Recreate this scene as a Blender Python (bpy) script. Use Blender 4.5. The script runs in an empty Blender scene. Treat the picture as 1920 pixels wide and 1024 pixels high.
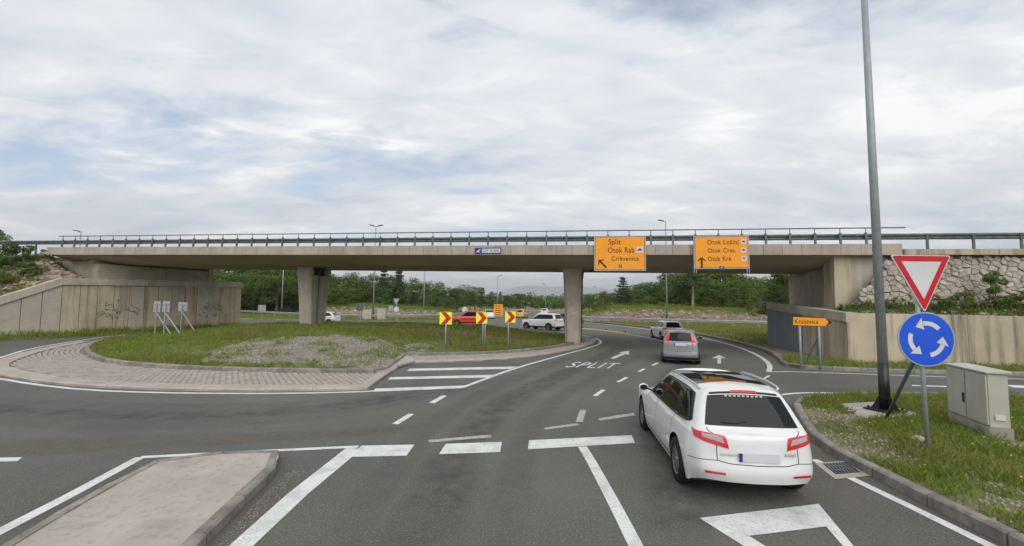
import bpy, bmesh, math, random
import numpy as np
from mathutils import Vector, Matrix, noise
R = math.radians
random.seed(7)
scene = bpy.context.scene
col = scene.collection

# ------------------------------------------------------------------ camera
FOC, CAMH, PITCH, ROLL = 820.0, 2.7, math.atan(56 / 820), R(0.6)
cam = bpy.data.cameras.new('camera')
cam.sensor_width = 36
cam.lens = FOC / 1920 * 36
cam.clip_start = 0.1
cam.clip_end = 20000
camo = bpy.data.objects.new('camera', cam)
CAMROT = Matrix.Rotation(math.pi / 2 + PITCH, 3, 'X') @ Matrix.Rotation(ROLL, 3, 'Z')
camo.matrix_world = Matrix.Translation((0, 0, CAMH)) @ CAMROT.to_4x4()
col.objects.link(camo)
scene.camera = camo
scene.render.resolution_x, scene.render.resolution_y = 1024, 546

# ------------------------------------------------------------------ sky and sun
SUN_EL, SUN_AZ = R(38), R(172)        # azimuth clockwise from +Y: behind the viewer, veiled by cloud
world = bpy.data.worlds.new('World')
scene.world = world
world.use_nodes = True
wn, wl = world.node_tree.nodes, world.node_tree.links
wn.clear()
def wnode(t, **k):
    n = wn.new(t)
    for a, b in k.items():
        setattr(n, a, b)
    return n
out = wnode('ShaderNodeOutputWorld')
bg = wnode('ShaderNodeBackground')
bg.inputs['Strength'].default_value = 0.10
sky = wnode('ShaderNodeTexSky', sky_type='NISHITA', sun_disc=False)
sky.sun_elevation = SUN_EL
sky.sun_rotation = SUN_AZ
sky.air_density, sky.dust_density, sky.ozone_density = 1.0, 1.5, 1.0
tc = wnode('ShaderNodeTexCoord')
sep = wnode('ShaderNodeSeparateXYZ')
wl.new(tc.outputs['Generated'], sep.inputs[0])
def wmath(op, a, b=None, clamp=False):
    n = wnode('ShaderNodeMath', operation=op, use_clamp=clamp)
    for i, v in enumerate((a, b)):
        if v is None:
            continue
        if isinstance(v, (int, float)):
            n.inputs[i].default_value = v
        else:
            wl.new(v, n.inputs[i])
    return n.outputs[0]
den = wmath('ADD', wmath('MAXIMUM', sep.outputs[2], 0.0), 0.16)     # cloud layer flattens towards the horizon
comb = wnode('ShaderNodeCombineXYZ')
wl.new(wmath('DIVIDE', sep.outputs[0], den), comb.inputs[0])
wl.new(wmath('DIVIDE', sep.outputs[1], den), comb.inputs[1])
def cloud_noise(scale, detail, rough, dist, off, sx=1.0, sy=1.0, rot=0.0):
    m = wnode('ShaderNodeMapping')
    m.inputs['Location'].default_value = off
    m.inputs['Rotation'].default_value = (0, 0, rot)
    m.inputs['Scale'].default_value = (sx, sy, 1)
    wl.new(comb.outputs[0], m.inputs[0])
    n = wnode('ShaderNodeTexNoise')
    n.inputs['Scale'].default_value = scale
    n.inputs['Detail'].default_value = detail
    n.inputs['Roughness'].default_value = rough
    n.inputs['Distortion'].default_value = dist
    wl.new(m.outputs[0], n.inputs['Vector'])
    return n.outputs['Fac']
def wramp(fac, stops):
    r = wnode('ShaderNodeValToRGB')
    el = r.color_ramp.elements
    while len(el) < len(stops):
        el.new(0.5)
    for e, (p, c) in zip(el, stops):
        e.position = p
        e.color = (c[0], c[1], c[2], 1)
    wl.new(fac, r.inputs[0])
    return r.outputs[0]
SKX, SKY_ = 1.4, -3.4
nA = cloud_noise(0.42, 8, 0.55, 0.5, (SKX, SKY_, 0), 1.0, 1.9, R(-22))
nB = cloud_noise(0.9, 9, 0.55, 0.4, (7.3, 2.2, 0), 0.8, 1.6, R(-22))
nC = cloud_noise(3.0, 9, 0.6, 0.5, (1.3, 5.2, 0), 0.8, 1.5, R(-22))
tone = wmath('ADD', wmath('MULTIPLY', nB, 0.6), wmath('MULTIPLY', nC, 0.4))
cl = wramp(tone, [(0.37, (5.0, 5.45, 6.15)), (0.46, (6.0, 6.35, 6.85)), (0.53, (6.9, 7.08, 7.3)), (0.60, (8.4, 8.45, 8.5))])
cover = wramp(wmath('ADD', wmath('MULTIPLY', nA, 0.74), wmath('MULTIPLY', nC, 0.26)),
              [(0.375, (0.28, 0.28, 0.28)), (0.47, (1, 1, 1))])
mixc = wnode('ShaderNodeMix', data_type='RGBA')
wl.new(cover, mixc.inputs['Factor'])
skys = wnode('ShaderNodeMix', data_type='RGBA', blend_type='MULTIPLY')
skys.inputs['Factor'].default_value = 1.0
wl.new(sky.outputs[0], skys.inputs[6])
skys.inputs[7].default_value = (1.25, 1.25, 1.25, 1)
wl.new(skys.outputs[2], mixc.inputs[6])
wl.new(cl, mixc.inputs[7])
wl.new(mixc.outputs[2], bg.inputs[0])
wl.new(bg.outputs[0], out.inputs[0])

sun = bpy.data.lights.new('sun', 'SUN')
sun.energy = 1.5
sun.angle = R(60)
sun.color = (1.0, 0.96, 0.9)
suno = bpy.data.objects.new('sun', sun)
sd = Vector((math.sin(SUN_AZ) * math.cos(SUN_EL), math.cos(SUN_AZ) * math.cos(SUN_EL), math.sin(SUN_EL)))
suno.rotation_euler = sd.to_track_quat('Z', 'Y').to_euler()
suno.location = (0, 0, 40)
col.objects.link(suno)
scene.view_settings.view_transform = 'Standard'
scene.view_settings.look = 'None'
scene.view_settings.exposure = 0.36
scene.view_settings.gamma = 1.0

# ------------------------------------------------------------------ survey: bearing and distance of points in the place
def ray(px, py):
    return CAMROT @ Vector(((px - 960) / FOC, -(py - 512) / FOC, -1.0))
def G(px, py, z=0.0):
    d = ray(px, py)
    t = (z - CAMH) / d.z
    return Vector((d.x * t, d.y * t, z))
def P(px, py, Y):
    d = ray(px, py)
    t = Y / d.y
    return Vector((d.x * t, Y, CAMH + d.z * t))

# ------------------------------------------------------------------ materials
MATS = {}
def mat(name, c, c2=None, scale=3.0, rough=0.8, bump=0.0, bscale=40.0, spec=0.3, metal=0.0, coat=0.0,
        detail=6.0, lo=0.35, hi=0.65, streak=None, speck=None, rnd=0.0, emit=None, stretch=None, transl=0.0, dust=None, oil=None):
    """procedural surface: base colour, a second colour through noise, optional vertical streaks, specks and relief"""
    if name in MATS:
        return MATS[name]
    m = bpy.data.materials.new(name)
    m.use_nodes = True
    nt = m.node_tree
    n, l = nt.nodes, nt.links
    b = n['Principled BSDF']
    b.inputs['Roughness'].default_value = rough
    b.inputs['Specular IOR Level'].default_value = spec
    b.inputs['Metallic'].default_value = metal
    b.inputs['Coat Weight'].default_value = coat
    b.inputs['Coat Roughness'].default_value = 0.04
    geo = n.new('ShaderNodeNewGeometry')
    pos = geo.outputs['Position']
    def tex(sc, det=6.0, ro=0.6, st=None, off=(0, 0, 0)):
        mp = n.new('ShaderNodeMapping')
        mp.inputs['Scale'].default_value = st or (1, 1, 1)
        mp.inputs['Location'].default_value = off
        l.new(pos, mp.inputs[0])
        t = n.new('ShaderNodeTexNoise')
        t.inputs['Scale'].default_value = sc
        t.inputs['Detail'].default_value = det
        t.inputs['Roughness'].default_value = ro
        l.new(mp.outputs[0], t.inputs['Vector'])
        return t.outputs['Fac']
    def rng(f, a, bb):
        r = n.new('ShaderNodeMapRange')
        r.inputs[1].default_value = a
        r.inputs[2].default_value = bb
        l.new(f, r.inputs[0])
        return r.outputs[0]
    def mix(f, a, bcol, fac=1.0):
        x = n.new('ShaderNodeMix')
        x.data_type = 'RGBA'
        if fac != 1.0:
            q = n.new('ShaderNodeMath')
            q.operation = 'MULTIPLY'
            q.inputs[1].default_value = fac
            l.new(f, q.inputs[0])
            f = q.outputs[0]
        l.new(f, x.inputs[0])
        for i, v in ((6, a), (7, bcol)):
            if isinstance(v, tuple):
                x.inputs[i].default_value = (*v, 1)
            else:
                l.new(v, x.inputs[i])
        return x.outputs[2]
    cur = tuple(c)
    if c2:
        cur = mix(rng(tex(scale, detail, 0.62, stretch), lo, hi), cur, tuple(c2))
    if streak:                                   # (colour, strength, scale)
        cur = mix(rng(tex(streak[2], 5, 0.65, (1, 1, 0.06)), 0.48, 0.72), cur, tuple(streak[0]), streak[1])
    if speck:                                    # (colour, strength, scale)
        cur = mix(rng(tex(speck[2], 2, 0.5), 0.56, 0.66), cur, tuple(speck[0]), speck[1])
    if dust:
        cur = mix(rng(tex(dust[2], 9, 0.72, None, (31, 7, 0)), 0.52, 0.70), cur, tuple(dust[0]), dust[1])
    if oil:
        cur = mix(rng(tex(oil[2], 8, 0.75, (1.6, 0.35, 1), (3, 17, 0)), 0.58, 0.76), cur, tuple(oil[0]), oil[1])
    if rnd:
        oi = n.new('ShaderNodeObjectInfo')
        hs = n.new('ShaderNodeHueSaturation')
        mr = n.new('ShaderNodeMapRange')
        mr.inputs[3].default_value = 1 - rnd
        mr.inputs[4].default_value = 1 + rnd
        l.new(oi.outputs['Random'], mr.inputs[0])
        l.new(mr.outputs[0], hs.inputs['Value'])
        mh = n.new('ShaderNodeMapRange')
        mh.inputs[3].default_value = 0.5 - rnd * 0.06
        mh.inputs[4].default_value = 0.5 + rnd * 0.06
        l.new(oi.outputs['Random'], mh.inputs[0])
        l.new(mh.outputs[0], hs.inputs['Hue'])
        if isinstance(cur, tuple):
            hs.inputs['Color'].default_value = (*cur, 1)
        else:
            l.new(cur, hs.inputs['Color'])
        cur = hs.outputs[0]
    if isinstance(cur, tuple):
        b.inputs['Base Color'].default_value = (*cur, 1)
    else:
        l.new(cur, b.inputs['Base Color'])
    if bump:
        bp = n.new('ShaderNodeBump')
        bp.inputs['Strength'].default_value = bump
        bp.inputs['Distance'].default_value = 0.02
        l.new(tex(bscale, 4, 0.6), bp.inputs['Height'])
        l.new(bp.outputs[0], b.inputs['Normal'])
    if transl:
        tr = n.new('ShaderNodeBsdfTranslucent')
        if isinstance(cur, tuple):
            tr.inputs[0].default_value = (*cur, 1)
        else:
            l.new(cur, tr.inputs[0])
        ms = n.new('ShaderNodeMixShader')
        ms.inputs[0].default_value = transl
        l.new(b.outputs[0], ms.inputs[1])
        l.new(tr.outputs[0], ms.inputs[2])
        l.new(ms.outputs[0], n['Material Output'].inputs[0])
    if emit:
        b.inputs['Emission Color'].default_value = (*emit[0], 1)
        b.inputs['Emission Strength'].default_value = emit[1]
    MATS[name] = m
    return m

ASPH = mat('asphalt', (0.095, 0.0965, 0.086), (0.155, 0.153, 0.136), 0.22, 0.86, 0.8, 70, speck=((0.27, 0.265, 0.24), 0.75, 48), spec=0.25, lo=0.3, hi=0.72, dust=((0.165, 0.148, 0.115), 0.6, 0.16), oil=((0.045, 0.045, 0.042), 0.5, 1.3))
PAINT = mat('road_paint', (0.70, 0.71, 0.69), (0.44, 0.44, 0.42), 2.6, 0.7, 0.1, 60, lo=0.44, hi=0.76, speck=((0.3, 0.3, 0.29), 0.45, 30))
OLDPAINT = mat('worn_paint', (0.5, 0.5, 0.48), (0.3, 0.3, 0.29), 6, 0.8, 0.1, 60, speck=((0.2, 0.2, 0.19), 0.6, 26))
YPAINT = mat('yellow_paint', (0.62, 0.42, 0.10), (0.45, 0.32, 0.12), 4, 0.7)
CONC = mat('concrete', (0.52, 0.47, 0.39), (0.42, 0.38, 0.315), 0.9, 0.9, 0.3, 30, spec=0.2, streak=((0.22, 0.19, 0.15), 0.42, 1.5), dust=((0.30, 0.265, 0.215), .7, .7), rnd=0.05)
CONCW = mat('stained_concrete', (0.55, 0.465, 0.335), (0.45, 0.38, 0.275), 0.7, 0.9, 0.25, 30, spec=0.2, streak=((0.13, 0.115, 0.095), 0.85, 2.6), rnd=0.03)
CONCD = mat('deck_concrete', (0.46, 0.385, 0.28), (0.36, 0.30, 0.215), 0.5, 0.9, 0.2, 30, spec=0.2, stretch=(0.4, 1.6, 1))
CONCF = mat('fascia_concrete', (0.45, 0.395, 0.32), (0.36, 0.315, 0.255), 0.8, 0.9, 0.2, 30, spec=0.2, streak=((0.25, 0.22, 0.18), 0.4, 3.0), rnd=0.06)
KERB = mat('kerb_concrete', (0.33, 0.305, 0.275), (0.20, 0.18, 0.16), 2.6, 0.9, 0.4, 60, spec=0.2, rnd=0.14, speck=((0.13, 0.12, 0.105), 0.5, 7))
SLABC = mat('island_concrete', (0.47, 0.42, 0.375), (0.37, 0.33, 0.29), 0.8, 0.9, 0.3, 60, spec=0.2, speck=((0.30, 0.265, 0.23), 0.5, 9), dust=((0.27, 0.245, 0.21), 0.6, 1.6))
SETT = mat('granite_setts', (0.41, 0.37, 0.325), (0.31, 0.28, 0.245), 2.5, 0.85, 0.4, 50, spec=0.25)
JOINT = mat('sett_joint', (0.22, 0.2, 0.17), (0.16, 0.145, 0.12), 4, 0.95)
DARK = mat('dark_gap', (0.02, 0.02, 0.02), rough=0.9)
STEEL = mat('galvanised_steel', (0.36, 0.40, 0.415), (0.27, 0.305, 0.32), 5, 0.5, metal=0.15, spec=0.4, lo=0.3, hi=0.7)
RAILS = mat('weathered_rail_steel', (0.15, 0.175, 0.18), (0.09, 0.105, 0.11), 4, 0.6, metal=0.25)
FARRAIL = mat('pale_rail_steel', (0.42, 0.45, 0.46), (0.33, 0.355, 0.36), 2, 0.5, metal=0.4)
BLACK = mat('black_paint', (0.012, 0.013, 0.014), rough=0.35, spec=0.5)
GRASSG = mat('turf_soil', (0.10, 0.125, 0.03), (0.2, 0.165, 0.09), 0.9, 0.95, 0.5, 35, lo=0.4, hi=0.68, speck=((0.3, 0.26, 0.19), 0.4, 16))
DRYG = mat('dry_turf', (0.14, 0.155, 0.04), (0.23, 0.2, 0.075), 0.6, 0.95, 0.5, 25)
GRAVEL = mat('gravel', (0.25, 0.222, 0.192), (0.17, 0.15, 0.115), 1.6, 0.95, 0.8, 45, speck=((0.36, 0.33, 0.3), 0.6, 22))
REDSOIL = mat('red_soil', (0.23, 0.125, 0.075), (0.17, 0.12, 0.07), 2, 0.95, 0.5, 30)
BLADE = mat('grass_blades', (0.175, 0.26, 0.034), (0.26, 0.285, 0.06), 0.7, 0.7, spec=0.2, lo=0.4, hi=0.68, transl=0.3)
BLADED = mat('dry_grass_blades', (0.27, 0.245, 0.08), (0.2, 0.215, 0.055), 0.8, 0.7, spec=0.2, transl=0.3)
STONE = mat('limestone', (0.47, 0.42, 0.36), (0.31, 0.275, 0.23), 2.4, 0.9, 0.6, 14, spec=0.2, rnd=0.16)
ROCK = mat('reddish_rock', (0.42, 0.355, 0.29), (0.26, 0.19, 0.135), 1.6, 0.95, 0.7, 8, spec=0.2, rnd=0.18)
MORTAR = mat('dark_mortar', (0.15, 0.135, 0.115), (0.08, 0.075, 0.06), 3, 0.95)
EARTH = mat('slope_earth', (0.22, 0.19, 0.145), (0.10, 0.115, 0.045), 0.8, 0.95, 0.6, 20)
LEAFA = mat('leaf_mid', (0.066, 0.122, 0.02), (0.118, 0.18, 0.03), 0.6, 0.6, spec=0.25, rnd=0.22, transl=0.25)
LEAFB = mat('leaf_light', (0.115, 0.17, 0.028), (0.165, 0.205, 0.045), 0.6, 0.6, spec=0.25, rnd=0.2, transl=0.25)
LEAFP = mat('pine_needles', (0.038, 0.068, 0.022), (0.06, 0.092, 0.03), 0.8, 0.6, spec=0.2, rnd=0.2, transl=0.1)
LEAFY = mat('yellowish_shrub_leaf', (0.19, 0.19, 0.038), (0.12, 0.155, 0.03), 1.2, 0.6, spec=0.2, rnd=0.1, transl=0.25)
BARK = mat('bark', (0.17, 0.14, 0.11), (0.1, 0.085, 0.07), 3, 0.9)
ORANGE = mat('sign_orange', (0.95, 0.36, 0.012), (0.88, 0.32, 0.01), 1.5, 0.45, spec=0.4)
SIGNK = mat('sign_black', (0.012, 0.012, 0.014), rough=0.5)
SIGNW = mat('sign_white', (0.66, 0.67, 0.66), (0.6, 0.61, 0.6), 3, 0.45, spec=0.4)
SIGNR = mat('sign_red', (0.58, 0.010, 0.022), (0.52, 0.010, 0.02), 3, 0.4, spec=0.4)
SIGNB = mat('sign_blue', (0.012, 0.10, 0.72), (0.012, 0.09, 0.66), 3, 0.4, spec=0.4)
NAVY = mat('sign_navy', (0.02, 0.05, 0.22), rough=0.4)
LIME = mat('sign_fluorescent_yellow', (0.86, 0.90, 0.02), rough=0.45)
BACKG = mat('sign_back_grey', (0.42, 0.44, 0.45), (0.36, 0.38, 0.39), 3, 0.5, metal=0.2)
CABIN = mat('cabinet_grey', (0.50, 0.49, 0.425), (0.43, 0.42, 0.36), 1.6, 0.7, streak=((0.36, 0.345, 0.29), 0.4, 4))
PLINTH = mat('cabinet_plinth', (0.38, 0.36, 0.30), (0.27, 0.255, 0.21), 2.5, 0.9)
BLUEG = mat('grey_painted_panel', (0.21, 0.23, 0.265), (0.18, 0.2, 0.23), 0.8, 0.7, rnd=0.04)
RUBBER = mat('tyre_rubber', (0.018, 0.018, 0.018), rough=0.8)
RIM = mat('alloy_rim', (0.36, 0.36, 0.37), rough=0.35, metal=0.8)
GLASS = mat('dark_car_glass', (0.012, 0.015, 0.016), rough=0.03, spec=0.22)
TRIMK = mat('black_trim', (0.02, 0.02, 0.021), rough=0.5)
LAMPR = mat('red_lamp_lens', (0.62, 0.015, 0.02), rough=0.12, spec=0.6, coat=0.5)
LAMPW = mat('clear_lamp_lens', (0.42, 0.36, 0.37), rough=0.15, spec=0.6, coat=0.5)
CHROME = mat('chrome_trim', (0.6, 0.62, 0.64), rough=0.2, metal=0.9)

# ------------------------------------------------------------------ mesh and object helpers
def tag(o, label=None, cat=None, group=None, kind=None):
    if label: o['label'] = label
    if cat: o['category'] = cat
    if group: o['group'] = group
    if kind: o['kind'] = kind
    return o
def thing(name, label, cat, loc=(0, 0, 0), rz=0.0, group=None):
    o = bpy.data.objects.new(name, None)
    o.empty_display_size = 0.2
    o.location = loc
    o.rotation_euler = (0, 0, rz)
    col.objects.link(o)
    return tag(o, label, cat, group)
def attach(o, parent, world=True):
    """world=True: the mesh was made in world coordinates"""
    if parent is not None:
        o.parent = parent
        if world:
            m = Matrix.Identity(4)
            q = parent
            chain = []
            while q is not None:
                chain.append(q)
                q = q.parent
            for q in reversed(chain):
                m = m @ q.matrix_parent_inverse @ Matrix.LocRotScale(q.location, q.rotation_euler, q.scale)
            o.matrix_parent_inverse = m.inverted()
    return o
def mesh_obj(name, verts, faces, material, parent=None, world=True, smooth=False, mi=None):
    me = bpy.data.meshes.new(name)
    me.from_pydata([tuple(v) for v in verts], [], faces)
    mats = material if isinstance(material, (list, tuple)) else [material]
    for m in mats:
        me.materials.append(m)
    if mi is not None:
        me.polygons.foreach_set('material_index', mi)
    if smooth:
        me.polygons.foreach_set('use_smooth', [True] * len(me.polygons))
    me.update()
    o = bpy.data.objects.new(name, me)
    col.objects.link(o)
    if parent is None and len(verts):            # origin at the base of a top-level mesh
        a = np.array([tuple(v) for v in verts])
        c = Vector(((a[:, 0].min() + a[:, 0].max()) / 2, (a[:, 1].min() + a[:, 1].max()) / 2, a[:, 2].min()))
        me.transform(Matrix.Translation(-c))
        o.location = c
    return attach(o, parent, world)
class MB:
    def __init__(s):
        s.v, s.f, s.mi, s.cur = [], [], [], 0
    def face(s, pts):
        i = len(s.v)
        s.v += [tuple(p) for p in pts]
        s.f.append(tuple(range(i, i + len(pts))))
        s.mi.append(s.cur)
        return s
    def box(s, c, size, rz=0.0, ry=0.0, rx=0.0):
        i = len(s.v)
        M = Matrix.Rotation(rz, 3, 'Z') @ Matrix.Rotation(ry, 3, 'Y') @ Matrix.Rotation(rx, 3, 'X')
        for dx, dy, dz in ((-1,-1,-1),(1,-1,-1),(1,1,-1),(-1,1,-1),(-1,-1,1),(1,-1,1),(1,1,1),(-1,1,1)):
            s.v.append(tuple(Vector(c) + M @ Vector((dx*size[0]/2, dy*size[1]/2, dz*size[2]/2))))
        for f in ((3,2,1,0),(4,5,6,7),(0,1,5,4),(1,2,6,5),(2,3,7,6),(3,0,4,7)):
            s.f.append(tuple(i + k for k in f)); s.mi.append(s.cur)
        return s
    def hexa(s, p):          # eight corners: four below, four above
        i = len(s.v)
        s.v += [tuple(q) for q in p]
        for f in ((3,2,1,0),(4,5,6,7),(0,1,5,4),(1,2,6,5),(2,3,7,6),(3,0,4,7)):
            s.f.append(tuple(i + k for k in f)); s.mi.append(s.cur)
        return s
    def tube(s, p0, p1, r0, r1=None, n=10, cap=True):
        r1 = r0 if r1 is None else r1
        p0, p1 = Vector(p0), Vector(p1)
        d = (p1 - p0).normalized()
        a = d.orthogonal().normalized()
        b = d.cross(a)
        i = len(s.v)
        for p, r in ((p0, r0), (p1, r1)):
            for k in range(n):
                t = 2 * math.pi * k / n
                s.v.append(tuple(p + a * (r * math.cos(t)) + b * (r * math.sin(t))))
        for k in range(n):
            s.f.append((i + k, i + (k+1) % n, i + n + (k+1) % n, i + n + k)); s.mi.append(s.cur)
        if cap:
            s.f.append(tuple(i + k for k in reversed(range(n)))); s.mi.append(s.cur)
            s.f.append(tuple(i + n + k for k in range(n))); s.mi.append(s.cur)
        return s
    def sweep(s, path, r, n=8):
        path = [Vector(p) for p in path]
        i0 = len(s.v)
        a = None
        for i, p in enumerate(path):
            d = (path[min(i + 1, len(path) - 1)] - path[max(0, i - 1)]).normalized()
            a = d.orthogonal().normalized() if a is None else (a - d * a.dot(d)).normalized()
            b = d.cross(a)
            for k in range(n):
                t = 2 * math.pi * k / n
                s.v.append(tuple(p + a * (r * math.cos(t)) + b * (r * math.sin(t))))
        for i in range(len(path) - 1):
            for k in range(n):
                s.f.append((i0 + i*n + k, i0 + i*n + (k+1) % n, i0 + (i+1)*n + (k+1) % n, i0 + (i+1)*n + k)); s.mi.append(s.cur)
        s.f.append(tuple(i0 + k for k in reversed(range(n)))); s.mi.append(s.cur)
        s.f.append(tuple(i0 + (len(path)-1)*n + k for k in range(n))); s.mi.append(s.cur)
        return s
    def prism(s, poly, z0, z1):      # polygon in xy
        n = len(poly)
        i = len(s.v)
        s.v += [(p[0], p[1], z0) for p in poly] + [(p[0], p[1], z1) for p in poly]
        s.f.append(tuple(i + k for k in reversed(range(n)))); s.f.append(tuple(i + n + k for k in range(n)))
        s.mi += [s.cur, s.cur]
        for k in range(n):
            s.f.append((i + k, i + (k+1) % n, i + n + (k+1) % n, i + n + k)); s.mi.append(s.cur)
        return s
    def slab(s, poly, y0, y1):       # polygon in local xz, extruded in y
        n = len(poly)
        i = len(s.v)
        s.v += [(p[0], y0, p[1]) for p in poly] + [(p[0], y1, p[1]) for p in poly]
        s.f.append(tuple(i + k for k in range(n))); s.f.append(tuple(i + n + k for k in reversed(range(n))))
        s.mi += [s.cur, s.cur]
        for k in range(n):
            s.f.append((i + (k+1) % n, i + k, i + n + k, i + n + (k+1) % n)); s.mi.append(s.cur)
        return s
    def build(s, name, material, parent=None, world=True, smooth=False):
        multi = isinstance(material, (list, tuple))
        return mesh_obj(name, s.v, s.f, material, parent, world, smooth, s.mi if multi else None)
def bevel(o, w=0.02, seg=2):
    m = o.modifiers.new('bevel', 'BEVEL')
    m.width = w
    m.segments = seg
    m.limit_method = 'ANGLE'
    return o
def smooth_line(pts, it=2, closed=False):
    pts = [Vector(p) for p in pts]
    for _ in range(it):
        q = [] if closed else [pts[0]]
        n = len(pts)
        for i in range(n if closed else n - 1):
            a, b = pts[i], pts[(i + 1) % n]
            q += [a * 0.75 + b * 0.25, a * 0.25 + b * 0.75]
        if not closed:
            q.append(pts[-1])
        pts = q
    return pts
def resample(pts, step, closed=False):
    pts = [Vector(p) for p in pts]
    if closed:
        pts = pts + [pts[0]]
    L = [0]
    for a, b in zip(pts[:-1], pts[1:]):
        L.append(L[-1] + (b - a).length)
    n = max(1, round(L[-1] / step))
    res, j = [], 0
    for k in range(n + 1):
        d = L[-1] * k / n
        while j < len(L) - 2 and L[j + 1] < d:
            j += 1
        w = (d - L[j]) / max(1e-9, L[j + 1] - L[j])
        res.append(pts[j].lerp(pts[j + 1], w))
    return res[:-1] if closed else res
def offset_line(pts, d, closed=False):      # to the left of travel for d > 0
    n = len(pts)
    r = []
    for i, p in enumerate(pts):
        a = pts[(i - 1) % n] if (closed or i > 0) else p
        b = pts[(i + 1) % n] if (closed or i < n - 1) else p
        t = (b - a)
        t.z = 0
        t.normalize()
        r.append(p + Vector((-t.y, t.x, 0)) * d)
    return r
def tri_poly(name, poly, z, material, parent=None, smooth=False, cuts=0):
    bm = bmesh.new()
    vs = [bm.verts.new((p[0], p[1], z)) for p in poly]
    es = [bm.edges.new((vs[i], vs[(i + 1) % len(vs)])) for i in range(len(vs))]
    bmesh.ops.triangle_fill(bm, use_beauty=True, use_dissolve=False, edges=es)
    for f in bm.faces:
        if f.normal.z < 0:
            f.normal_flip()
    me = bpy.data.meshes.new(name)
    bm.to_mesh(me)
    bm.free()
    me.materials.append(material)
    o = bpy.data.objects.new(name, me)
    col.objects.link(o)
    return attach(o, parent)
def in_poly(x, y, poly):
    x, y = np.asarray(x), np.asarray(y)
    r = np.zeros(x.shape, bool)
    n = len(poly)
    for i in range(n):
        x0, y0 = poly[i][0], poly[i][1]
        x1, y1 = poly[(i + 1) % n][0], poly[(i + 1) % n][1]
        c = ((y0 > y) != (y1 > y)) & (x < (x1 - x0) * (y - y0) / ((y1 - y0) or 1e-9) + x0)
        r ^= c
    return r
def nz(x, y, s, o=0.0):
    return noise.noise((x * s + o, y * s - o, o))
_txt = {}
def text_obj(name, s, size, material, parent, loc, xs=1.0, space=1.0, align='LEFT', flat=False, rot=None):
    """lettering as flat mesh; stands in the xz plane facing -y (flat=True: lies on the ground)"""
    cu = bpy.data.curves.new('lettering', 'FONT')
    cu.body = s
    cu.size = size
    cu.align_x = align
    cu.space_character = space
    cu.extrude = 0.0
    cu.offset = 0.0 if flat else 0.008
    ob = bpy.data.objects.new('lettering', cu)
    col.objects.link(ob)
    bpy.context.view_layer.update()
    me = bpy.data.meshes.new_from_object(ob.evaluated_get(bpy.context.evaluated_depsgraph_get()))
    bpy.data.objects.remove(ob)
    me.transform(Matrix.Diagonal((xs, 1, 1, 1)))
    if not flat:
        me.transform(Matrix.Rotation(math.pi / 2, 4, 'X'))
    me.materials.clear()
    me.materials.append(material)
    me.name = name
    o = bpy.data.objects.new(name, me)
    col.objects.link(o)
    o.parent = parent
    o.location = loc
    if rot:
        o.rotation_euler = rot
    return o
# ------------------------------------------------------------------ ground and road
gx = np.concatenate([-np.geomspace(12000, 60, 14), np.linspace(-50, 50, 11), np.geomspace(60, 12000, 14)])
gy = np.concatenate([[-2900, -600, -150, -40], np.linspace(-10, 130, 15), np.geomspace(150, 12000, 14)])
gv = [(x, y, -0.05) for y in gy for x in gx]
nx = len(gx)
gf = [(j*nx+i, j*nx+i+1, (j+1)*nx+i+1, (j+1)*nx+i) for j in range(len(gy)-1) for i in range(nx-1)]
ground = tag(mesh_obj('ground', gv, gf, DRYG), kind='structure')

ROADP = [(-85, -14), (60, -14), (60, 40), (26, 60), (21, 72), (24, 118), (-14, 118), (-12, 66), (-40, 63), (-60, 78), (-85, 90)]
road = tag(tri_poly('road', ROADP, 0.0, ASPH), kind='structure')

_zc = [0]
def zmark():
    _zc[0] += 1
    return 0.004 + 0.0002 * (_zc[0] % 12)
def stripe(pts, width, material=PAINT, name='edge_line', z=None, sm=1, w2=None):
    z = zmark()
    pts = smooth_line([G(*p) for p in pts], sm) if sm else [G(*p) for p in pts]
    n = len(pts)
    a, b = [], []
    for i, p in enumerate(pts):
        w = width if w2 is None else width + (w2 - width) * i / (n - 1)
        a.append(offset_line(pts, w / 2)[i])
        b.append(offset_line(pts, -w / 2)[i])
    v = [(q.x, q.y, z) for q in b] + [(q.x, q.y, z) for q in a]
    f = [(i, i + 1, n + i + 1, n + i) for i in range(n - 1)]
    return mesh_obj(name, v, f, material, road)
def patchm(px, material=PAINT, name='road_marking', z=None):
    z = zmark()
    return mesh_obj(name, [(*G(*p)[:2], z) for p in px], [tuple(range(len(px)))[::-1]], material, road)

# edge lines
stripe([(-260, 640), (-150, 690), (-70, 702), (0, 710), (62, 721), (166, 732), (290, 736.5), (414, 738), (538, 738), (679, 735), (702, 733)], 0.16)
stripe([(-120, 705), (-60, 688), (0, 671), (54, 654), (145, 639), (215, 629.5), (300, 622)], 0.16)
stripe([(866, 727), (965, 690.5), (1050, 667), (1104, 652.5), (1125, 645), (1127.5, 640), (1117, 634.5), (1092, 629.5), (1060, 626)], 0.17)
stripe([(1441, 697.5), (1444.5, 689), (1440, 679.5), (1425, 668.5), (1400, 656.5), (1360, 643.5), (1310, 632.5), (1250, 622.5), (1200, 615.5), (1150, 609.5), (1092, 603.5)], 0.20)
stripe([(1441, 697.5), (1480, 697), (1600, 701), (1760, 706.5), (1980, 713)], 0.13, sm=0)
stripe([(1462, 741), (1490, 737.5), (1530, 736.5), (1640, 738.5), (1780, 742), (1990, 748)], 0.14)
stripe([(1182, 627.5), (1215, 633), (1245, 640), (1262, 648)], 0.15)
stripe([(1526, 862), (1600, 899), (1700, 947), (1855, 1023), (1960, 1074)], 0.145, sm=0)
stripe([(1092, 838), (1108, 864), (1140, 923), (1168, 976), (1210, 1060)], 0.17)
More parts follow.
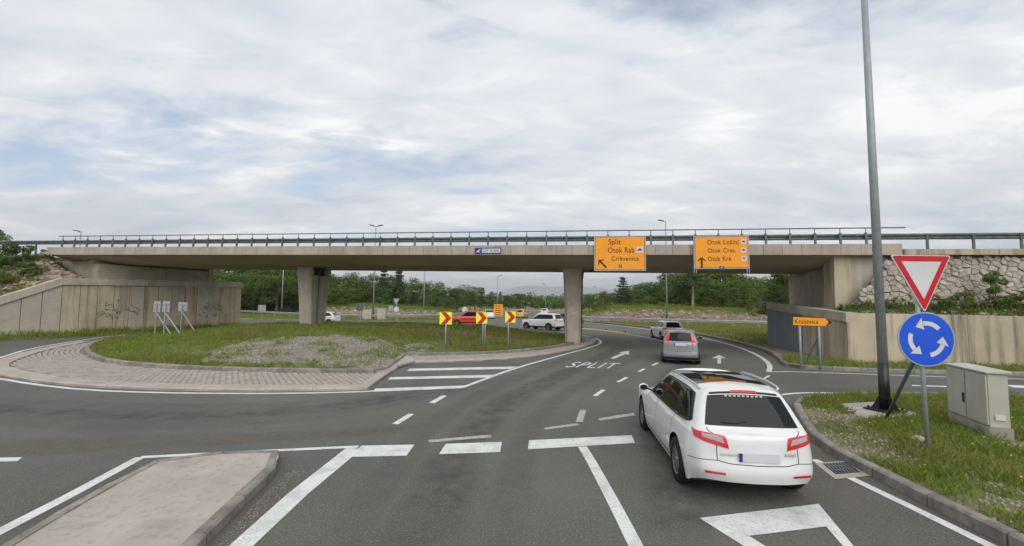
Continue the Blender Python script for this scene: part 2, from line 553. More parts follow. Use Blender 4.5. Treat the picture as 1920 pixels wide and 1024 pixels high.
# splitter island lines and stop bars
stripe([(-120, 1058), (0, 997), (130, 930), (263, 858)], 0.17, sm=0)
stripe([(263, 858), (400, 851), (520, 845), (672, 838)], 0.13, sm=0)
stripe([(664, 841), (560, 925), (478, 1000), (400, 1072)], 0.30, sm=0, w2=0.25)
patchm([(678, 836), (777, 834), (762, 855), (655, 857)], name='stop_bar')
patchm([(836, 832.5), (941, 829), (938, 848), (823, 852)], name='stop_bar')
patchm([(992, 826), (1184, 816.5), (1191, 831), (990, 843)], name='stop_bar')
for p in ([(703, 729), (872, 723), (866, 728), (700, 735)], [(732, 707.5), (930, 703), (917, 708), (727, 712)], [(768, 691.5), (972, 687.5), (956, 692), (763, 696)]):
    patchm(p, name='hatch_bar')
for p in ([(766, 776), (777, 777), (747, 796), (735, 795)], [(829, 741.5), (838, 742.5), (815, 756.5), (804, 755.5)],
          [(1128, 730.5), (1136, 731.5), (1119, 743.5), (1111, 742.5)], [(1172, 707.5), (1179, 708), (1162, 717), (1155, 716.5)],
          [(1205, 691.5), (1211, 692), (1201, 697.5), (1195, 697)], [(1231, 680), (1237, 680.5), (1226, 685.5), (1220, 685)],
          [(1088, 768.5), (1099, 769), (1093, 791.5), (1079, 791.5)], [(1427, 711.5), (1431, 712.5), (1445, 705), (1440, 704)],
          [(0, 858.5), (42, 858), (32, 865.5), (-60, 867)], [(1710, 722), (1775, 724), (1775, 726), (1710, 724)], [(1884, 722), (1990, 725), (1990, 731), (1900, 727)]):
    patchm(p, OLDPAINT if p[0][0] == 1088 else PAINT, name='lane_dash')
for p in ([(803, 825.5), (920, 815.5), (922, 820.5), (805, 830)], [(1020, 802.5), (1083, 794), (1085, 798), (1022, 806)], [(1121, 785), (1188, 774.5), (1191, 779), (1124, 789.5)]):
    patchm(p, OLDPAINT, name='worn_line')
# give-way triangle painted in the right lane (outline)
o_, i_ = [(1312, 972), (1535, 945.5), (1600, 1024), (1660, 1096), (1520, 1104)], [(1405, 1005.5), (1549, 988), (1578, 1022), (1612, 1060), (1500, 1066)]
for k, q in ((0, 1), (1, 2), (2, 3)):
    patchm([o_[k], o_[q], i_[q], i_[k]], name='give_way_marking')
patchm([(1312, 972), (1405, 1005.5), (1500, 1066), (1520, 1104)], name='give_way_marking')
# arrows and lettering
patchm([(1145, 671.5), (1166, 662.5), (1159, 661.5), (1180, 657.5), (1179, 665.5), (1173, 664), (1151, 673)], name='painted_arrow')
patchm([(1345, 682), (1345.5, 672), (1335, 672), (1348, 665.5), (1361, 672), (1352, 672), (1352, 682)], name='painted_arrow')
a0, a1, a2 = G(1056, 688.5), G(1150, 691.0), G(1078, 679)
tx = text_obj('painted_lettering', 'SPLIT', 1.0, PAINT, road, (0, 0, 0), flat=True, space=1.12)
bb = [v.co for v in tx.data.vertices]
bx, by = max(q.x for q in bb), max(q.y for q in bb)
for v in tx.data.vertices:
    q = a0 + (a1 - a0) * (v.co.x / bx) + (a2 - a0) * (v.co.y / by)
    v.co = (q.x, q.y, 0.004)
# wear of the surface: dust along the edges, darker drip bands in the lanes, paler wheel paths
def wear_mat(name, c, strength, sc):
    m = bpy.data.materials.new(name)
    m.use_nodes = True
    n, l = m.node_tree.nodes, m.node_tree.links
    b = n['Principled BSDF']
    b.inputs['Base Color'].default_value = (*c, 1)
    b.inputs['Roughness'].default_value = 0.88
    b.inputs['Specular IOR Level'].default_value = 0.2
    at = n.new('ShaderNodeAttribute'); at.attribute_name = 'fade'
    ge = n.new('ShaderNodeNewGeometry')
    tx_ = n.new('ShaderNodeTexNoise'); tx_.inputs['Scale'].default_value = sc; tx_.inputs['Detail'].default_value = 8; tx_.inputs['Roughness'].default_value = .7
    l.new(ge.outputs['Position'], tx_.inputs['Vector'])
    mr = n.new('ShaderNodeMapRange'); mr.inputs[1].default_value = .35; mr.inputs[2].default_value = .68
    l.new(tx_.outputs['Fac'], mr.inputs[0])
    m1 = n.new('ShaderNodeMath'); m1.operation = 'MULTIPLY'; l.new(at.outputs['Fac'], m1.inputs[0]); l.new(mr.outputs[0], m1.inputs[1])
    m2 = n.new('ShaderNodeMath'); m2.operation = 'MULTIPLY'; l.new(m1.outputs[0], m2.inputs[0]); m2.inputs[1].default_value = strength
    l.new(m2.outputs[0], b.inputs['Alpha'])
    return m
W_DUST = wear_mat('road_dust', (0.185, 0.165, 0.128), .85, 1.1)
W_DRIP = wear_mat('oil_drips', (0.055, 0.055, 0.051), .4, 2.2)
W_PALE = wear_mat('polished_wheel_path', (0.165, 0.166, 0.153), .45, .9)
_wz = [0]
def wear(pts, width, m, name, w2=None):
    _wz[0] += 1
    z = 0.0006 + 0.0002 * _wz[0]
    p = resample(smooth_line([G(*q) for q in pts], 2), .5)
    n = len(p)
    offs, fade = (-.5, -.3, 0, .3, .5), (0, .75, 1, .75, 0)
    V, fd, F = [], [], []
    for i in range(n):
        w = width + ((w2 or width) - width) * i / (n - 1)
        e = min(1, i / 3, (n - 1 - i) / 3)
        for o_, f_ in zip(offs, fade):
            q = offset_line(p, o_ * w)[i] if n < 12 else p[i] + (p[min(i+1, n-1)] - p[max(0, i-1)]).normalized().cross(Vector((0, 0, -1))) * (o_ * w)
            V.append((q.x, q.y, z)); fd.append(f_ * e)
    for i in range(n - 1):
        for k in range(4):
            F.append((i*5+k, i*5+k+1, (i+1)*5+k+1, (i+1)*5+k))
    o = mesh_obj(name, V, F, m, road)
    a_ = o.data.attributes.new('fade', 'FLOAT', 'POINT')
    a_.data.foreach_set('value', fd)
    return o
wear([(760, 1060), (835, 900), (890, 800), (960, 745), (1060, 700), (1130, 668), (1180, 645)], 1.1, W_DRIP, 'oil_band')
wear([(1290, 1080), (1262, 900), (1235, 790), (1240, 720), (1280, 685), (1330, 662)], 1.0, W_DRIP, 'oil_band')
wear([(600, 1060), (720, 900), (800, 800), (880, 748), (990, 700), (1075, 668)], .7, W_PALE, 'wheel_path')
wear([(930, 1060), (965, 900), (990, 800), (1050, 742), (1130, 700), (1200, 665)], .7, W_PALE, 'wheel_path')
wear([(-200, 770), (0, 790), (250, 800), (500, 792), (700, 765), (860, 730), (980, 700)], .9, W_PALE, 'wheel_path')
wear([(-200, 735), (0, 752), (250, 764), (480, 763), (660, 752), (800, 728)], .9, W_PALE, 'wheel_path')
wear([(-200, 752), (0, 770), (250, 781), (490, 777), (690, 757), (830, 728)], 1.0, W_DRIP, 'oil_band')
wear([(-150, 840), (100, 838), (330, 826), (560, 818), (720, 808), (800, 795)], 1.5, W_DUST, 'dust_band', .5)
wear([(548, 872), (500, 930), (440, 990), (360, 1070)], .95, W_DUST, 'dust_band')
wear([(262, 862), (130, 940), (0, 1005), (-90, 1055)], .8, W_DUST, 'dust_band')
wear([(1495, 800), (1535, 850), (1640, 903), (1760, 965), (1900, 1040)], .42, W_DUST, 'dust_band')
wear([(1470, 735), (1600, 728), (1760, 731), (1960, 737)], .8, W_PALE, 'wheel_path')

# ------------------------------------------------------------------ kerbs
def kerb(parent, pts, step, w, h, z0=0.0, closed=False, side=1, material=KERB, chamfer=0.03, name='kerb_stone', gap=0.012, seed=1):
    rr = random.Random(seed)
    p = resample(pts, step, closed)
    q = offset_line(p, w * side, closed)
    n = len(p)
    for i in range(n if closed else n - 1):
        a, b, c, d = p[i], p[(i + 1) % n], q[i], q[(i + 1) % n]
        t = (b - a)
        L = t.length
        g = gap / L / 2
        a2_, b2_ = a.lerp(b, g), a.lerp(b, 1 - g)
        c2_, d2_ = c.lerp(d, g), c.lerp(d, 1 - g)
        hh = h + rr.uniform(-0.006, 0.006)
        ch = chamfer / w
        V, F = [], []
        for (o1, o2) in ((a2_, c2_), (b2_, d2_)):
            m1 = o1.lerp(o2, ch)
            V += [(o1.x, o1.y, z0 - 0.04), (o1.x, o1.y, z0 + hh - chamfer * 0.8), (m1.x, m1.y, z0 + hh), (o2.x, o2.y, z0 + hh), (o2.x, o2.y, z0 - 0.04)]
        for k in range(5):
            F.append((k, (k + 1) % 5, 5 + (k + 1) % 5, 5 + k))
        F += [(4, 3, 2, 1, 0), (5, 6, 7, 8, 9)]
        if side > 0:
            F = [f[::-1] for f in F]
        mesh_obj(name, V, F, material, parent)

# ------------------------------------------------------------------ grass helper
def blades(name, poly, n, hr, dens=None, zf=None, material=BLADE, seed=3, wid=0.012, lean=0.5, label='', tuft=1, bbox=None):
    rs = np.random.RandomState(seed)
    xs = np.array([p[0] for p in poly]); ys = np.array([p[1] for p in poly])
    bx0, bx1, by0, by1 = bbox or (xs.min(), xs.max(), ys.min(), ys.max())
    X, Y = np.empty(0), np.empty(0)
    while len(X) < n:
        x = rs.uniform(bx0, bx1, n * 2); y = rs.uniform(by0, by1, n * 2)
        k = in_poly(x, y, poly)
        x, y = x[k], y[k]
        if dens is not None:
            d = np.array([dens(a, b) for a, b in zip(x, y)])
            k = rs.rand(len(x)) < d
            x, y = x[k], y[k]
        X, Y = np.concatenate([X, x]), np.concatenate([Y, y])
        if len(x) == 0:
            break
    X, Y = X[:n], Y[:n]
    Z = np.array([zf(a, b) for a, b in zip(X, Y)]) if zf else np.zeros(n)
    if tuft > 1:
        X = np.repeat(X, tuft) + rs.normal(0, 0.03, n * tuft); Y = np.repeat(Y, tuft) + rs.normal(0, 0.03, n * tuft); Z = np.repeat(Z, tuft)
    m = len(X)
    hh = rs.uniform(hr[0], hr[1], m) * (0.6 + 0.8 * rs.rand(m))
    an = rs.uniform(0, 2 * np.pi, m)
    la = rs.uniform(0, 2 * np.pi, m)
    le = rs.uniform(0, lean, m) * hh
    w = wid * (0.6 + 0.8 * rs.rand(m))
    V = np.zeros((m, 4, 3))
    V[:, 0] = np.stack([X - np.cos(an) * w, Y - np.sin(an) * w, Z - 0.01], 1)
    V[:, 1] = np.stack([X + np.cos(an) * w, Y + np.sin(an) * w, Z - 0.01], 1)
    V[:, 2] = np.stack([X + np.cos(la) * le * .4 + np.cos(an) * w * .7, Y + np.sin(la) * le * .4 + np.sin(an) * w * .7, Z + hh * .6], 1)
    V[:, 3] = np.stack([X + np.cos(la) * le, Y + np.sin(la) * le, Z + hh], 1)
    base = np.arange(m)[:, None] * 4
    F = np.concatenate([base + [0, 1, 2], base + [0, 2, 3]], 1).reshape(-1, 3)
    me = bpy.data.meshes.new(name)
    me.vertices.add(m * 4); me.vertices.foreach_set('co', V.reshape(-1))
    me.loops.add(m * 6); me.loops.foreach_set('vertex_index', F.reshape(-1))
    me.polygons.add(m * 2); me.polygons.foreach_set('loop_start', np.arange(m * 2) * 3); me.polygons.foreach_set('loop_total', np.full(m * 2, 3))
    me.materials.append(material)
    me.update(calc_edges=True)
    me.validate()
    o = bpy.data.objects.new(name, me)
    col.objects.link(o)
    return tag(o, label, 'grass', kind='stuff')
def pebbles(name, pts, rr, material, parent=None, seed=5, label=None, cat=None):
    rs = random.Random(seed)
    V, F = [], []
    for (x, y, z) in pts:
        r = rs.uniform(*rr)
        i = len(V)
        a0 = rs.uniform(0, 6.28)
        k = 5
        for j in range(k):
            a = a0 + j * 2 * math.pi / k
            q = r * rs.uniform(0.75, 1.2)
            V.append((x + q * math.cos(a), y + q * math.sin(a), z - r * 0.2))
        for j in range(k):
            a = a0 + j * 2 * math.pi / k + 0.2
            q = r * rs.uniform(0.4, 0.75)
            V.append((x + q * math.cos(a), y + q * math.sin(a), z + r * rs.uniform(0.35, 0.7)))
        F.append(tuple(i + k + j for j in range(k)))
        for j in range(k):
            F.append((i + j, i + (j + 1) % k, i + k + (j + 1) % k, i + k + j))
    o = mesh_obj(name, V, F, material, parent)
    tag(o, label, cat, kind='stuff')
    return o

# ------------------------------------------------------------------ roundabout island
C0 = Vector((-11, 32.5, 0))
outer_px = [(145, 643), (54, 659), (0, 676), (-38, 690), (-25, 699), (0, 704), (62, 718), (166, 726.5), (290, 732), (414, 734.6), (538, 734.6), (688, 732)]
inner_px = [(207, 637), (168, 649), (157, 660), (162, 668), (180, 677), (207, 684), (290, 693), (414, 698.5), (538, 701.5), (700, 702.5)]
outer2_px = [(778, 681), (942, 677), (1055, 661), (1100, 650), (1117, 642), (1119, 637)]
inner2_px = [(762, 669), (905, 667), (999, 660.6), (1066, 650), (1090, 641), (1093, 637)]
def arc(r, a0, a1, n):
    return [Vector((C0.x + r * math.cos(R(a0 + (a1 - a0) * i / n)), C0.y + r * math.sin(R(a0 + (a1 - a0) * i / n)), 0)) for i in range(n + 1)]
o1 = smooth_line([G(*p) for p in outer_px], 2)
i1 = smooth_line([G(*p) for p in inner_px], 2)
o2 = smooth_line([G(*p) for p in outer2_px], 2)
i2 = smooth_line([G(*p) for p in inner2_px], 2)
backo = arc(17.6, 8, 170, 40)
backi = arc(16.4, 8, 168, 40)
OUT = o1 + [G(745, 692)] + o2 + backo
INN = i1 + [G(726, 697)] + i2 + backi
isl = tag(tri_poly('roundabout_island', OUT, 0.05, JOINT), kind='structure')
def radial(poly, th):
    d = Vector((math.cos(th), math.sin(th)))
    best = 0
    n = len(poly)
    for i in range(n):
        a = Vector(poly[i][:2]) - C0.xy
        b = Vector(poly[(i + 1) % n][:2]) - C0.xy
        e = b - a
        cr = d.x * e.y - d.y * e.x
        if abs(cr) < 1e-9:
            continue
        t = (a.x * e.y - a.y * e.x) / cr
        u = (a.x * d.y - a.y * d.x) / cr
        if t > 0 and -1e-6 <= u <= 1 + 1e-6:
            best = max(best, t)
    return best
NA = 360
RIN = [radial(INN, 2 * math.pi * k / NA) for k in range(NA)]
ROUT = [radial(OUT, 2 * math.pi * k / NA) for k in range(NA)]
def rfun(tab, th):
    x = (th / (2 * math.pi) % 1) * NA
    i = int(x)
    return tab[i % NA] * (1 - x + i) + tab[(i + 1) % NA] * (x - i)
# outer band of long kerb slabs, the apron's end strip, inner kerb
kerb(isl, o1, 1.6, 0.62, 0.085, side=1, material=SLABC, chamfer=0.05, name='kerb_slab', seed=2)
kerb(isl, o2, 1.4, 0.40, 0.085, side=1, material=SLABC, chamfer=0.05, name='kerb_slab', seed=3)
kerb(isl, backo, 1.6, 0.45, 0.085, side=1, material=SLABC, chamfer=0.05, name='kerb_slab', seed=4)
kerb(isl, [G(688, 732), G(716, 711), G(745, 692)], 1.0, 0.32, 0.092, side=1, material=SLABC, name='kerb_slab')
kerb(isl, i1, 0.95, 0.16, 0.2, side=1, seed=5)
kerb(isl, [G(699, 702.5), G(727, 697), G(746, 682), G(763, 668.5)], 0.7, 0.17, 0.195, side=1, seed=15)
kerb(isl, i2, 0.95, 0.16, 0.19, side=1, seed=6)
kerb(isl, backi, 1.0, 0.16, 0.2, side=1, seed=7)
endp = [G(704, 702.5), G(728, 698), G(745, 690), G(778, 681), G(764, 668.5), G(755, 669.5), G(727, 688)]
mesh_obj('concrete_strip', [(p.x, p.y, 0.10) for p in endp] + [(p.x, p.y, 0.0) for p in endp],
         [tuple(range(7))] + [(k, 7 + k, 7 + (k + 1) % 7, (k + 1) % 7) for k in range(7)], SLABC, isl)
# granite setts of the apron
rs = random.Random(11)
V, F = [], []
th0, th1 = R(150), R(372)
row = 0
for ri in range(60):
    r = 12.5 + ri * 0.185
    st = 0.2 / r
    th = th0 + (ri % 2) * st / 2
    while th < th1:
        if rfun(RIN, th) + 0.1 < r < rfun(ROUT, th) - (0.74 if th < R(292) else 0.50):
            cx, cy = C0.x + r * math.cos(th), C0.y + r * math.sin(th)
            a = 0.088 * rs.uniform(0.9, 1.02)
            b = 0.08 * rs.uniform(0.9, 1.02)
            h = 0.072 + rs.uniform(-0.01, 0.012)
            er = Vector((math.cos(th), math.sin(th), 0))
            et = Vector((-er.y, er.x, 0))
            i = len(V)
            for zz, k in ((0.045, 1.0), (h, 0.78)):
                for sx, sy in ((-1, -1), (1, -1), (1, 1), (-1, 1)):
                    q = er * (sy * b * k) + et * (sx * a * k)
                    V.append((cx + q.x, cy + q.y, zz))
            F += [(i+7, i+6, i+5, i+4), (i, i+4, i+5, i+1)[::1], (i+1, i+5, i+6, i+2), (i+2, i+6, i+7, i+3), (i+3, i+7, i+4, i)]
        th += st
setts = mesh_obj('setts', V, F, SETT, isl)
setts['kind'] = 'stuff'
# the grassed mound
def sstep(a, b, x):
    x = min(1, max(0, (x - a) / (b - a)))
    return x * x * (3 - 2 * x)
def zmound(x, y):
    dx, dy = x - C0.x, y - C0.y
    f = math.hypot(dx, dy) / max(1, rfun(RIN, math.atan2(dy, dx)))
    return 0.15 + 0.74 * sstep(0, 0.62, 1 - f) + 0.05 * nz(x, y, 0.5) * sstep(0, 0.1, 1 - f)
def gravel_mask(x, y):
    g = ((x + 8.9) / 6.0) ** 2 + ((y - 20.9) / 3.9) ** 2
    g2 = ((x + 5.6) / 1.4) ** 2 + ((y - 17.6) / 1.3) ** 2
    return min(g, g2) + 0.7 * nz(x, y, 0.5, 3.3) + 0.8 * nz(x, y, 1.6, 1.1) < 0.9
def soil_mask(x, y):
    return abs(y - (28.6 - 0.10 * (x + 2))) + 0.9 * nz(x, y, 0.7, 9) < 1.05 and -8.5 < x < 4.8
V, F, MI = [(C0.x, C0.y, zmound(C0.x, C0.y))], [], []
NR, NT = 70, 240
for j in range(1, NR + 1):
    for k in range(NT):
        th = 2 * math.pi * k / NT
        r = (rfun(RIN, th) - 0.1) * j / NR
        x, y = C0.x + r * math.cos(th), C0.y + r * math.sin(th)
        V.append((x, y, zmound(x, y)))
for k in range(NT):
    F.append((0, 1 + k, 1 + (k + 1) % NT)); MI.append(0)
for j in range(NR - 1):
    for k in range(NT):
        a, b = 1 + j * NT + k, 1 + j * NT + (k + 1) % NT
        F.append((a, a + NT, b + NT, b))
        x, y = V[a][0], V[a][1]
        MI.append(1 if gravel_mask(x, y) else 2 if soil_mask(x, y) else 0)
mound = mesh_obj('grass_mound', V, F, [GRASSG, GRAVEL, REDSOIL], isl, smooth=True, mi=MI)
INNS = [C0 + (p - C0) * ((p - C0).length - 0.25) / (p - C0).length for p in INN]
def dens_m(x, y):
    if gravel_mask(x, y):
        return 0.45 * sstep(-0.05, 0.3, nz(x, y, 0.9, 5)) + 0.02
    if soil_mask(x, y):
        return 0.09
    return 0.35 + 0.75 * sstep(-0.3, 0.35, nz(x, y, 0.45, 2))
blades('grass', INNS, 52000, (0.07, 0.17), dens_m, zmound, seed=21, wid=0.016, lean=0.8, label='short green grass growing on the roundabout mound', bbox=(-28, 6.5, 15, 36))
blades('dry_grass', INNS, 15000, (0.12, 0.28), lambda x, y: 0.0 if gravel_mask(x, y) else sstep(0.0, 0.4, nz(x, y, 0.35, 8)), zmound, BLADED, 22, 0.012, 0.6, 'pale dry grass stalks among the green on the roundabout mound', bbox=(-28, 6.5, 15, 36))
rs = random.Random(4)
pp = []
while len(pp) < 1500:
    x, y = rs.uniform(-14, -3.5), rs.uniform(16.2, 25)
    if gravel_mask(x, y) and in_poly([x], [y], INNS)[0]:
        pp.append((x, y, zmound(x, y)))
pebbles('gravel_stones', pp, (0.012, 0.045), STONE, isl)

# ------------------------------------------------------------------ splitter island (near left)
sp_px = [(-60, 1082), (33, 1022), (195, 929), (262, 884), (331, 870), (484, 853), (520, 856), (534, 864), (534, 875), (470, 937), (385, 1024), (330, 1080), (290, 1130)]
sp = smooth_line([G(*p) for p in sp_px], 1)
spl = tag(tri_poly('splitter_island', offset_line(sp, -0.10, False), 0.125, SLABC), kind='structure')
kerb(spl, sp, 0.9, 0.14, 0.14, side=-1, seed=8, gap=0.03)

# ------------------------------------------------------------------ near right verge
vk_px = [(2250, 757), (1920, 750), (1760, 745.5), (1620, 744), (1536, 748), (1500, 753), (1487, 761), (1490, 774), (1503, 800), (1521, 829), (1570, 861), (1637, 895), (1757, 959), (1855, 1008), (1990, 1076), (2120, 1140)]
vk = smooth_line([G(*p) for p in vk_px], 2)
verge = tag(tri_poly('grass_verge', offset_line(vk, 0.08), 0.135, GRASSG), kind='structure')
kerb(verge, vk, 1.0, 0.15, 0.16, side=1, seed=9, gap=0.028)
VP = offset_line(vk, 0.2)
def slabm(x, y):
    return in_poly([x], [y], SLAB)[0]
SLAB = [tuple(G(*p, 0.14)[:2]) for p in ((1572, 757.5), (1642, 754), (1735, 780), (1618, 786))]
def bare(x, y):
    return 0.6 * nz(x, y, 0.8, 6) + 0.4 * nz(x, y, 2.1, 4) + 0.9 * max(0, 1 - min((Vector((x, y)) - Vector(G(*p)[:2])).length for p in ((1560, 815), (1530, 790), (1590, 845))) / 1.3)
def dens_v(x, y):
    if slabm(x, y):
        return 0
    return 1 - sstep(0.05, 0.4, bare(x, y))
blades('grass', VP, 30000, (0.05, 0.14), dens_v, lambda x, y: 0.135, seed=31, wid=0.008, lean=0.9, label='green grass on the kerbed verge around the give way sign', bbox=(5.5, 24, 4.5, 13))
blades('dry_grass', VP, 5000, (0.08, 0.2), lambda x, y: 0 if slabm(x, y) else sstep(-0.1, 0.4, nz(x, y, 0.9, 12)), lambda x, y: 0.135, BLADED, 32, 0.006, 0.8, 'pale dry stalks among the grass of the kerbed verge', bbox=(5.5, 20, 4.5, 13))
YEL = mat('yellow_flower', (0.75, 0.6, 0.04), rough=0.6)
rs = random.Random(14)
pp, fl = [], []
while len(pp) < 1500:
    x, y = rs.uniform(5.5, 14), rs.uniform(4.5, 12)
    if in_poly([x], [y], VP)[0] and not slabm(x, y) and bare(x, y) > rs.uniform(0.0, 0.4):
        pp.append((x, y, 0.137))
while len(fl) < 70:
    x, y = rs.uniform(5.5, 14), rs.uniform(4.5, 12)
    if in_poly([x], [y], VP)[0] and not slabm(x, y):
        fl.append((x, y, 0.135 + rs.uniform(0.08, 0.15)))
pebbles('pebbles', pp, (0.008, 0.035), STONE, verge)
pebbles('flower_heads', fl, (0.012, 0.02), YEL, verge)
# grit along the kerbs on the asphalt
gp = []
for _ in range(420):
    t = rs.random()
    a, b = G(545, 880), G(395, 1030)
    q = a.lerp(b, t) + Vector((abs(rs.gauss(0, 0.16)), rs.gauss(0, 0.05), 0))
    gp.append((q.x, q.y, 0.004))
for _ in range(160):
    q = Vector((rs.gauss(-4.5, 1.6), 9.3 + rs.gauss(0, 0.45), 0))
    gp.append((q.x, q.y, 0.004))
pebbles('road_grit', gp, (0.003, 0.009), STONE, road)

# ------------------------------------------------------------------ verge and pavement below the right wall
wk = smooth_line([G(*p) for p in ((2250, 714), (1885, 704), (1639, 698.5), (1507, 692.5), (1472, 688), (1461, 680), (1459, 673))], 1)
WB0, WB1 = Vector((15.8, 20.7, 0)), Vector((16.75, 28.8, 0))          # foot of the right wall, its two corners
WR = Vector((45, 18.0, 0))
wv = tag(tri_poly('wall_verge', offset_line(wk, -0.08) + [Vector((15.0, 22.5, 0)), WB0 + Vector((0.3, 0.3, 0)), WR], 0.12, GRASSG), kind='structure')
kerb(wv, wk, 1.0, 0.15, 0.15, side=-1, seed=10)
WVP = offset_line(wk, -0.2) + [Vector((14.6, 22.0, 0)), WB0, Vector((45, 18, 0))]
blades('grass', WVP, 6000, (0.08, 0.24), lambda x, y: 0.25 + sstep(-0.2, 0.3, nz(x, y, 0.8, 3)), lambda x, y: 0.12, BLADE, 41, 0.014, 0.7, 'thin grass strip at the foot of the stained right wall', bbox=(12, 34, 17.5, 23))
PAVE = mat('brownish_paving', (0.27, 0.22, 0.185), (0.2, 0.165, 0.14), 1.5, 0.9, 0.3, 40)
pv = [G(1455, 672), G(1443, 663), G(1420, 652.5), G(1400, 646), G(1437, 644.5), Vector((16.6, 28.3, 0)), Vector((15.75, 21.2, 0)), G(1487, 684), G(1462, 679)]
side_walk = tag(mesh_obj('pavement', [(p.x, p.y, 0.10) for p in pv] + [(p.x, p.y, -0.02) for p in pv], [tuple(range(9))[::-1]] + [(k, (k + 1) % 9, 9 + (k + 1) % 9, 9 + k) for k in range(9)], PAVE), kind='structure')

# ------------------------------------------------------------------ verges behind the roundabout
bk = smooth_line([G(*p) for p in ((1452, 667), (1440, 661), (1410, 650.5), (1360, 638.5), (1310, 628.5), (1250, 619), (1190, 612.2), (1130, 606.5), (1088, 602.5))], 2)
bk2 = bk + [Vector((14, 62, 0)), Vector((17, 72, 0)), Vector((22, 90, 0))]
bverge = tag(tri_poly('far_verge', offset_line(bk2, 0.08)[::-1] + [Vector((17.2, 29, 0)), Vector((75, 45, 0)), Vector((80, 90, 0))], 0.12, DRYG), kind='structure')
kerb(bverge, bk, 1.5, 0.2, 0.15, side=-1, seed=12)
BVP = offset_line(bk, -0.3) + [Vector((14, 64, 0)), Vector((45, 60, 0)), Vector((40, 40, 0)), Vector((17, 29.5, 0))]
blades('dry_grass', BVP, 16000, (0.1, 0.3), None, lambda x, y: 0.12, BLADED, 51, 0.02, 0.6, 'yellowish mown grass beyond the right road edge', bbox=(6, 46, 29, 66))
blades('grass', BVP, 12000, (0.08, 0.22), lambda x, y: sstep(-0.2, 0.2, nz(x, y, 0.25, 3)), lambda x, y: 0.12, BLADE, 52, 0.02, 0.6, 'green patches of grass beyond the right road edge', bbox=(6, 46, 29, 66))
lk = [Vector(p) for p in ((-62, 82, 0), (-48, 70, 0), (-38, 61.5, 0), (-24, 58.5, 0), (-12, 58.5, 0), (-7.5, 62, 0), (-7, 72, 0), (-10, 100, 0))]
lks = smooth_line(lk, 2)
lverge = tag(tri_poly('far_verge', lks + [Vector((-10, 120, 0)), Vector((-80, 120, 0))], 0.1, GRASSG), kind='structure')
kerb(lverge, smooth_line(lk[1:6], 2), 2.0, 0.2, 0.13, side=1, seed=13)
blades('grass', offset_line(lks, 0.4) + [Vector((-10, 110, 0)), Vector((-60, 110, 0))], 16000, (0.12, 0.35), lambda x, y: 0.3 + sstep(-0.2, 0.2, nz(x, y, 0.2, 3)), lambda x, y: 0.1, BLADE, 53, 0.03, 0.6, 'green grass on the far verge behind the roundabout', bbox=(-50, -7, 58, 80))
# ------------------------------------------------------------------ the overpass
BO, BE, BN = Vector((0, 26, 0)), Vector((0.9806, -0.1961, 0)), Vector((0.1961, 0.9806, 0))
BROT = math.atan2(BE.y, BE.x)
GRADE = -0.0115
def B(s, t, z):
    p = BO + BE * s + BN * t
    return Vector((p.x, p.y, z + GRADE * s))
def Bst(p):
    d = Vector((p[0], p[1], 0)) - BO
    return d.dot(BE), d.dot(BN)
def on_line(a, b, px):
    """point of the ground line a-b seen in the direction of picture column px"""
    u = (px - 960) / FOC
    d = b - a
    k = (u * a.y - a.x) / (d.x - u * d.y)
    return a + d * k
S0, S1 = -36.1, 20.2
bridge = thing('overpass_bridge', 'long concrete road overpass spanning the roundabout on two flared piers', 'bridge', B(-8, 5, 0))
mb = MB()
prof = [(0.13, 5.60), (2.4, 5.09), (7.9, 5.09), (10.1, 5.6), (10.1, 6.05), (0.13, 6.05)]
for a, b in zip(np.linspace(S0, S1, 13)[:-1], np.linspace(S0, S1, 13)[1:]):
    for k in range(6):
        (t0, z0), (t1, z1) = prof[k], prof[(k + 1) % 6]
        mb.face([B(a, t0, z0), B(a, t1, z1), B(b, t1, z1), B(b, t0, z0)])
mb.face([B(S0, t, z) for t, z in prof]); mb.face([B(S1, t, z) for t, z in prof[::-1]])
mb.build('deck', CONCD, bridge)
npan = 61
for i in range(npan):
    a = S0 + (S1 - S0) * i / npan + 0.008
    b = S0 + (S1 - S0) * (i + 1) / npan - 0.008
    mb = MB()
    j = random.uniform(-0.004, 0.004)
    mb.hexa([B(a, j, 5.57), B(b, j, 5.57), B(b, 0.12, 5.57), B(a, 0.12, 5.57), B(a, 0.02 + j, 6.14), B(b, 0.02 + j, 6.14), B(b, 0.12, 6.14), B(a, 0.12, 6.14)])
    mb.build('fascia_panel', CONCF, bridge)
mb = MB()
mb.hexa([B(S0, 10.11, 5.57), B(S1, 10.11, 5.57), B(S1, 10.25, 5.57), B(S0, 10.25, 5.57), B(S0, 10.11, 6.14), B(S1, 10.11, 6.14), B(S1, 10.25, 6.14), B(S0, 10.25, 6.14)])
mb.build('rear_fascia', CONCF, bridge)
mb = MB()
mb.hexa([B(S0, 0.135, 6.055), B(S1, 0.135, 6.055), B(S1, 0.9, 6.055), B(S0, 0.9, 6.055), B(S0, 0.135, 6.13), B(S1, 0.135, 6.13), B(S1, 0.9, 6.13), B(S0, 0.9, 6.13)])
mb.build('deck_walkway', CONC, bridge)
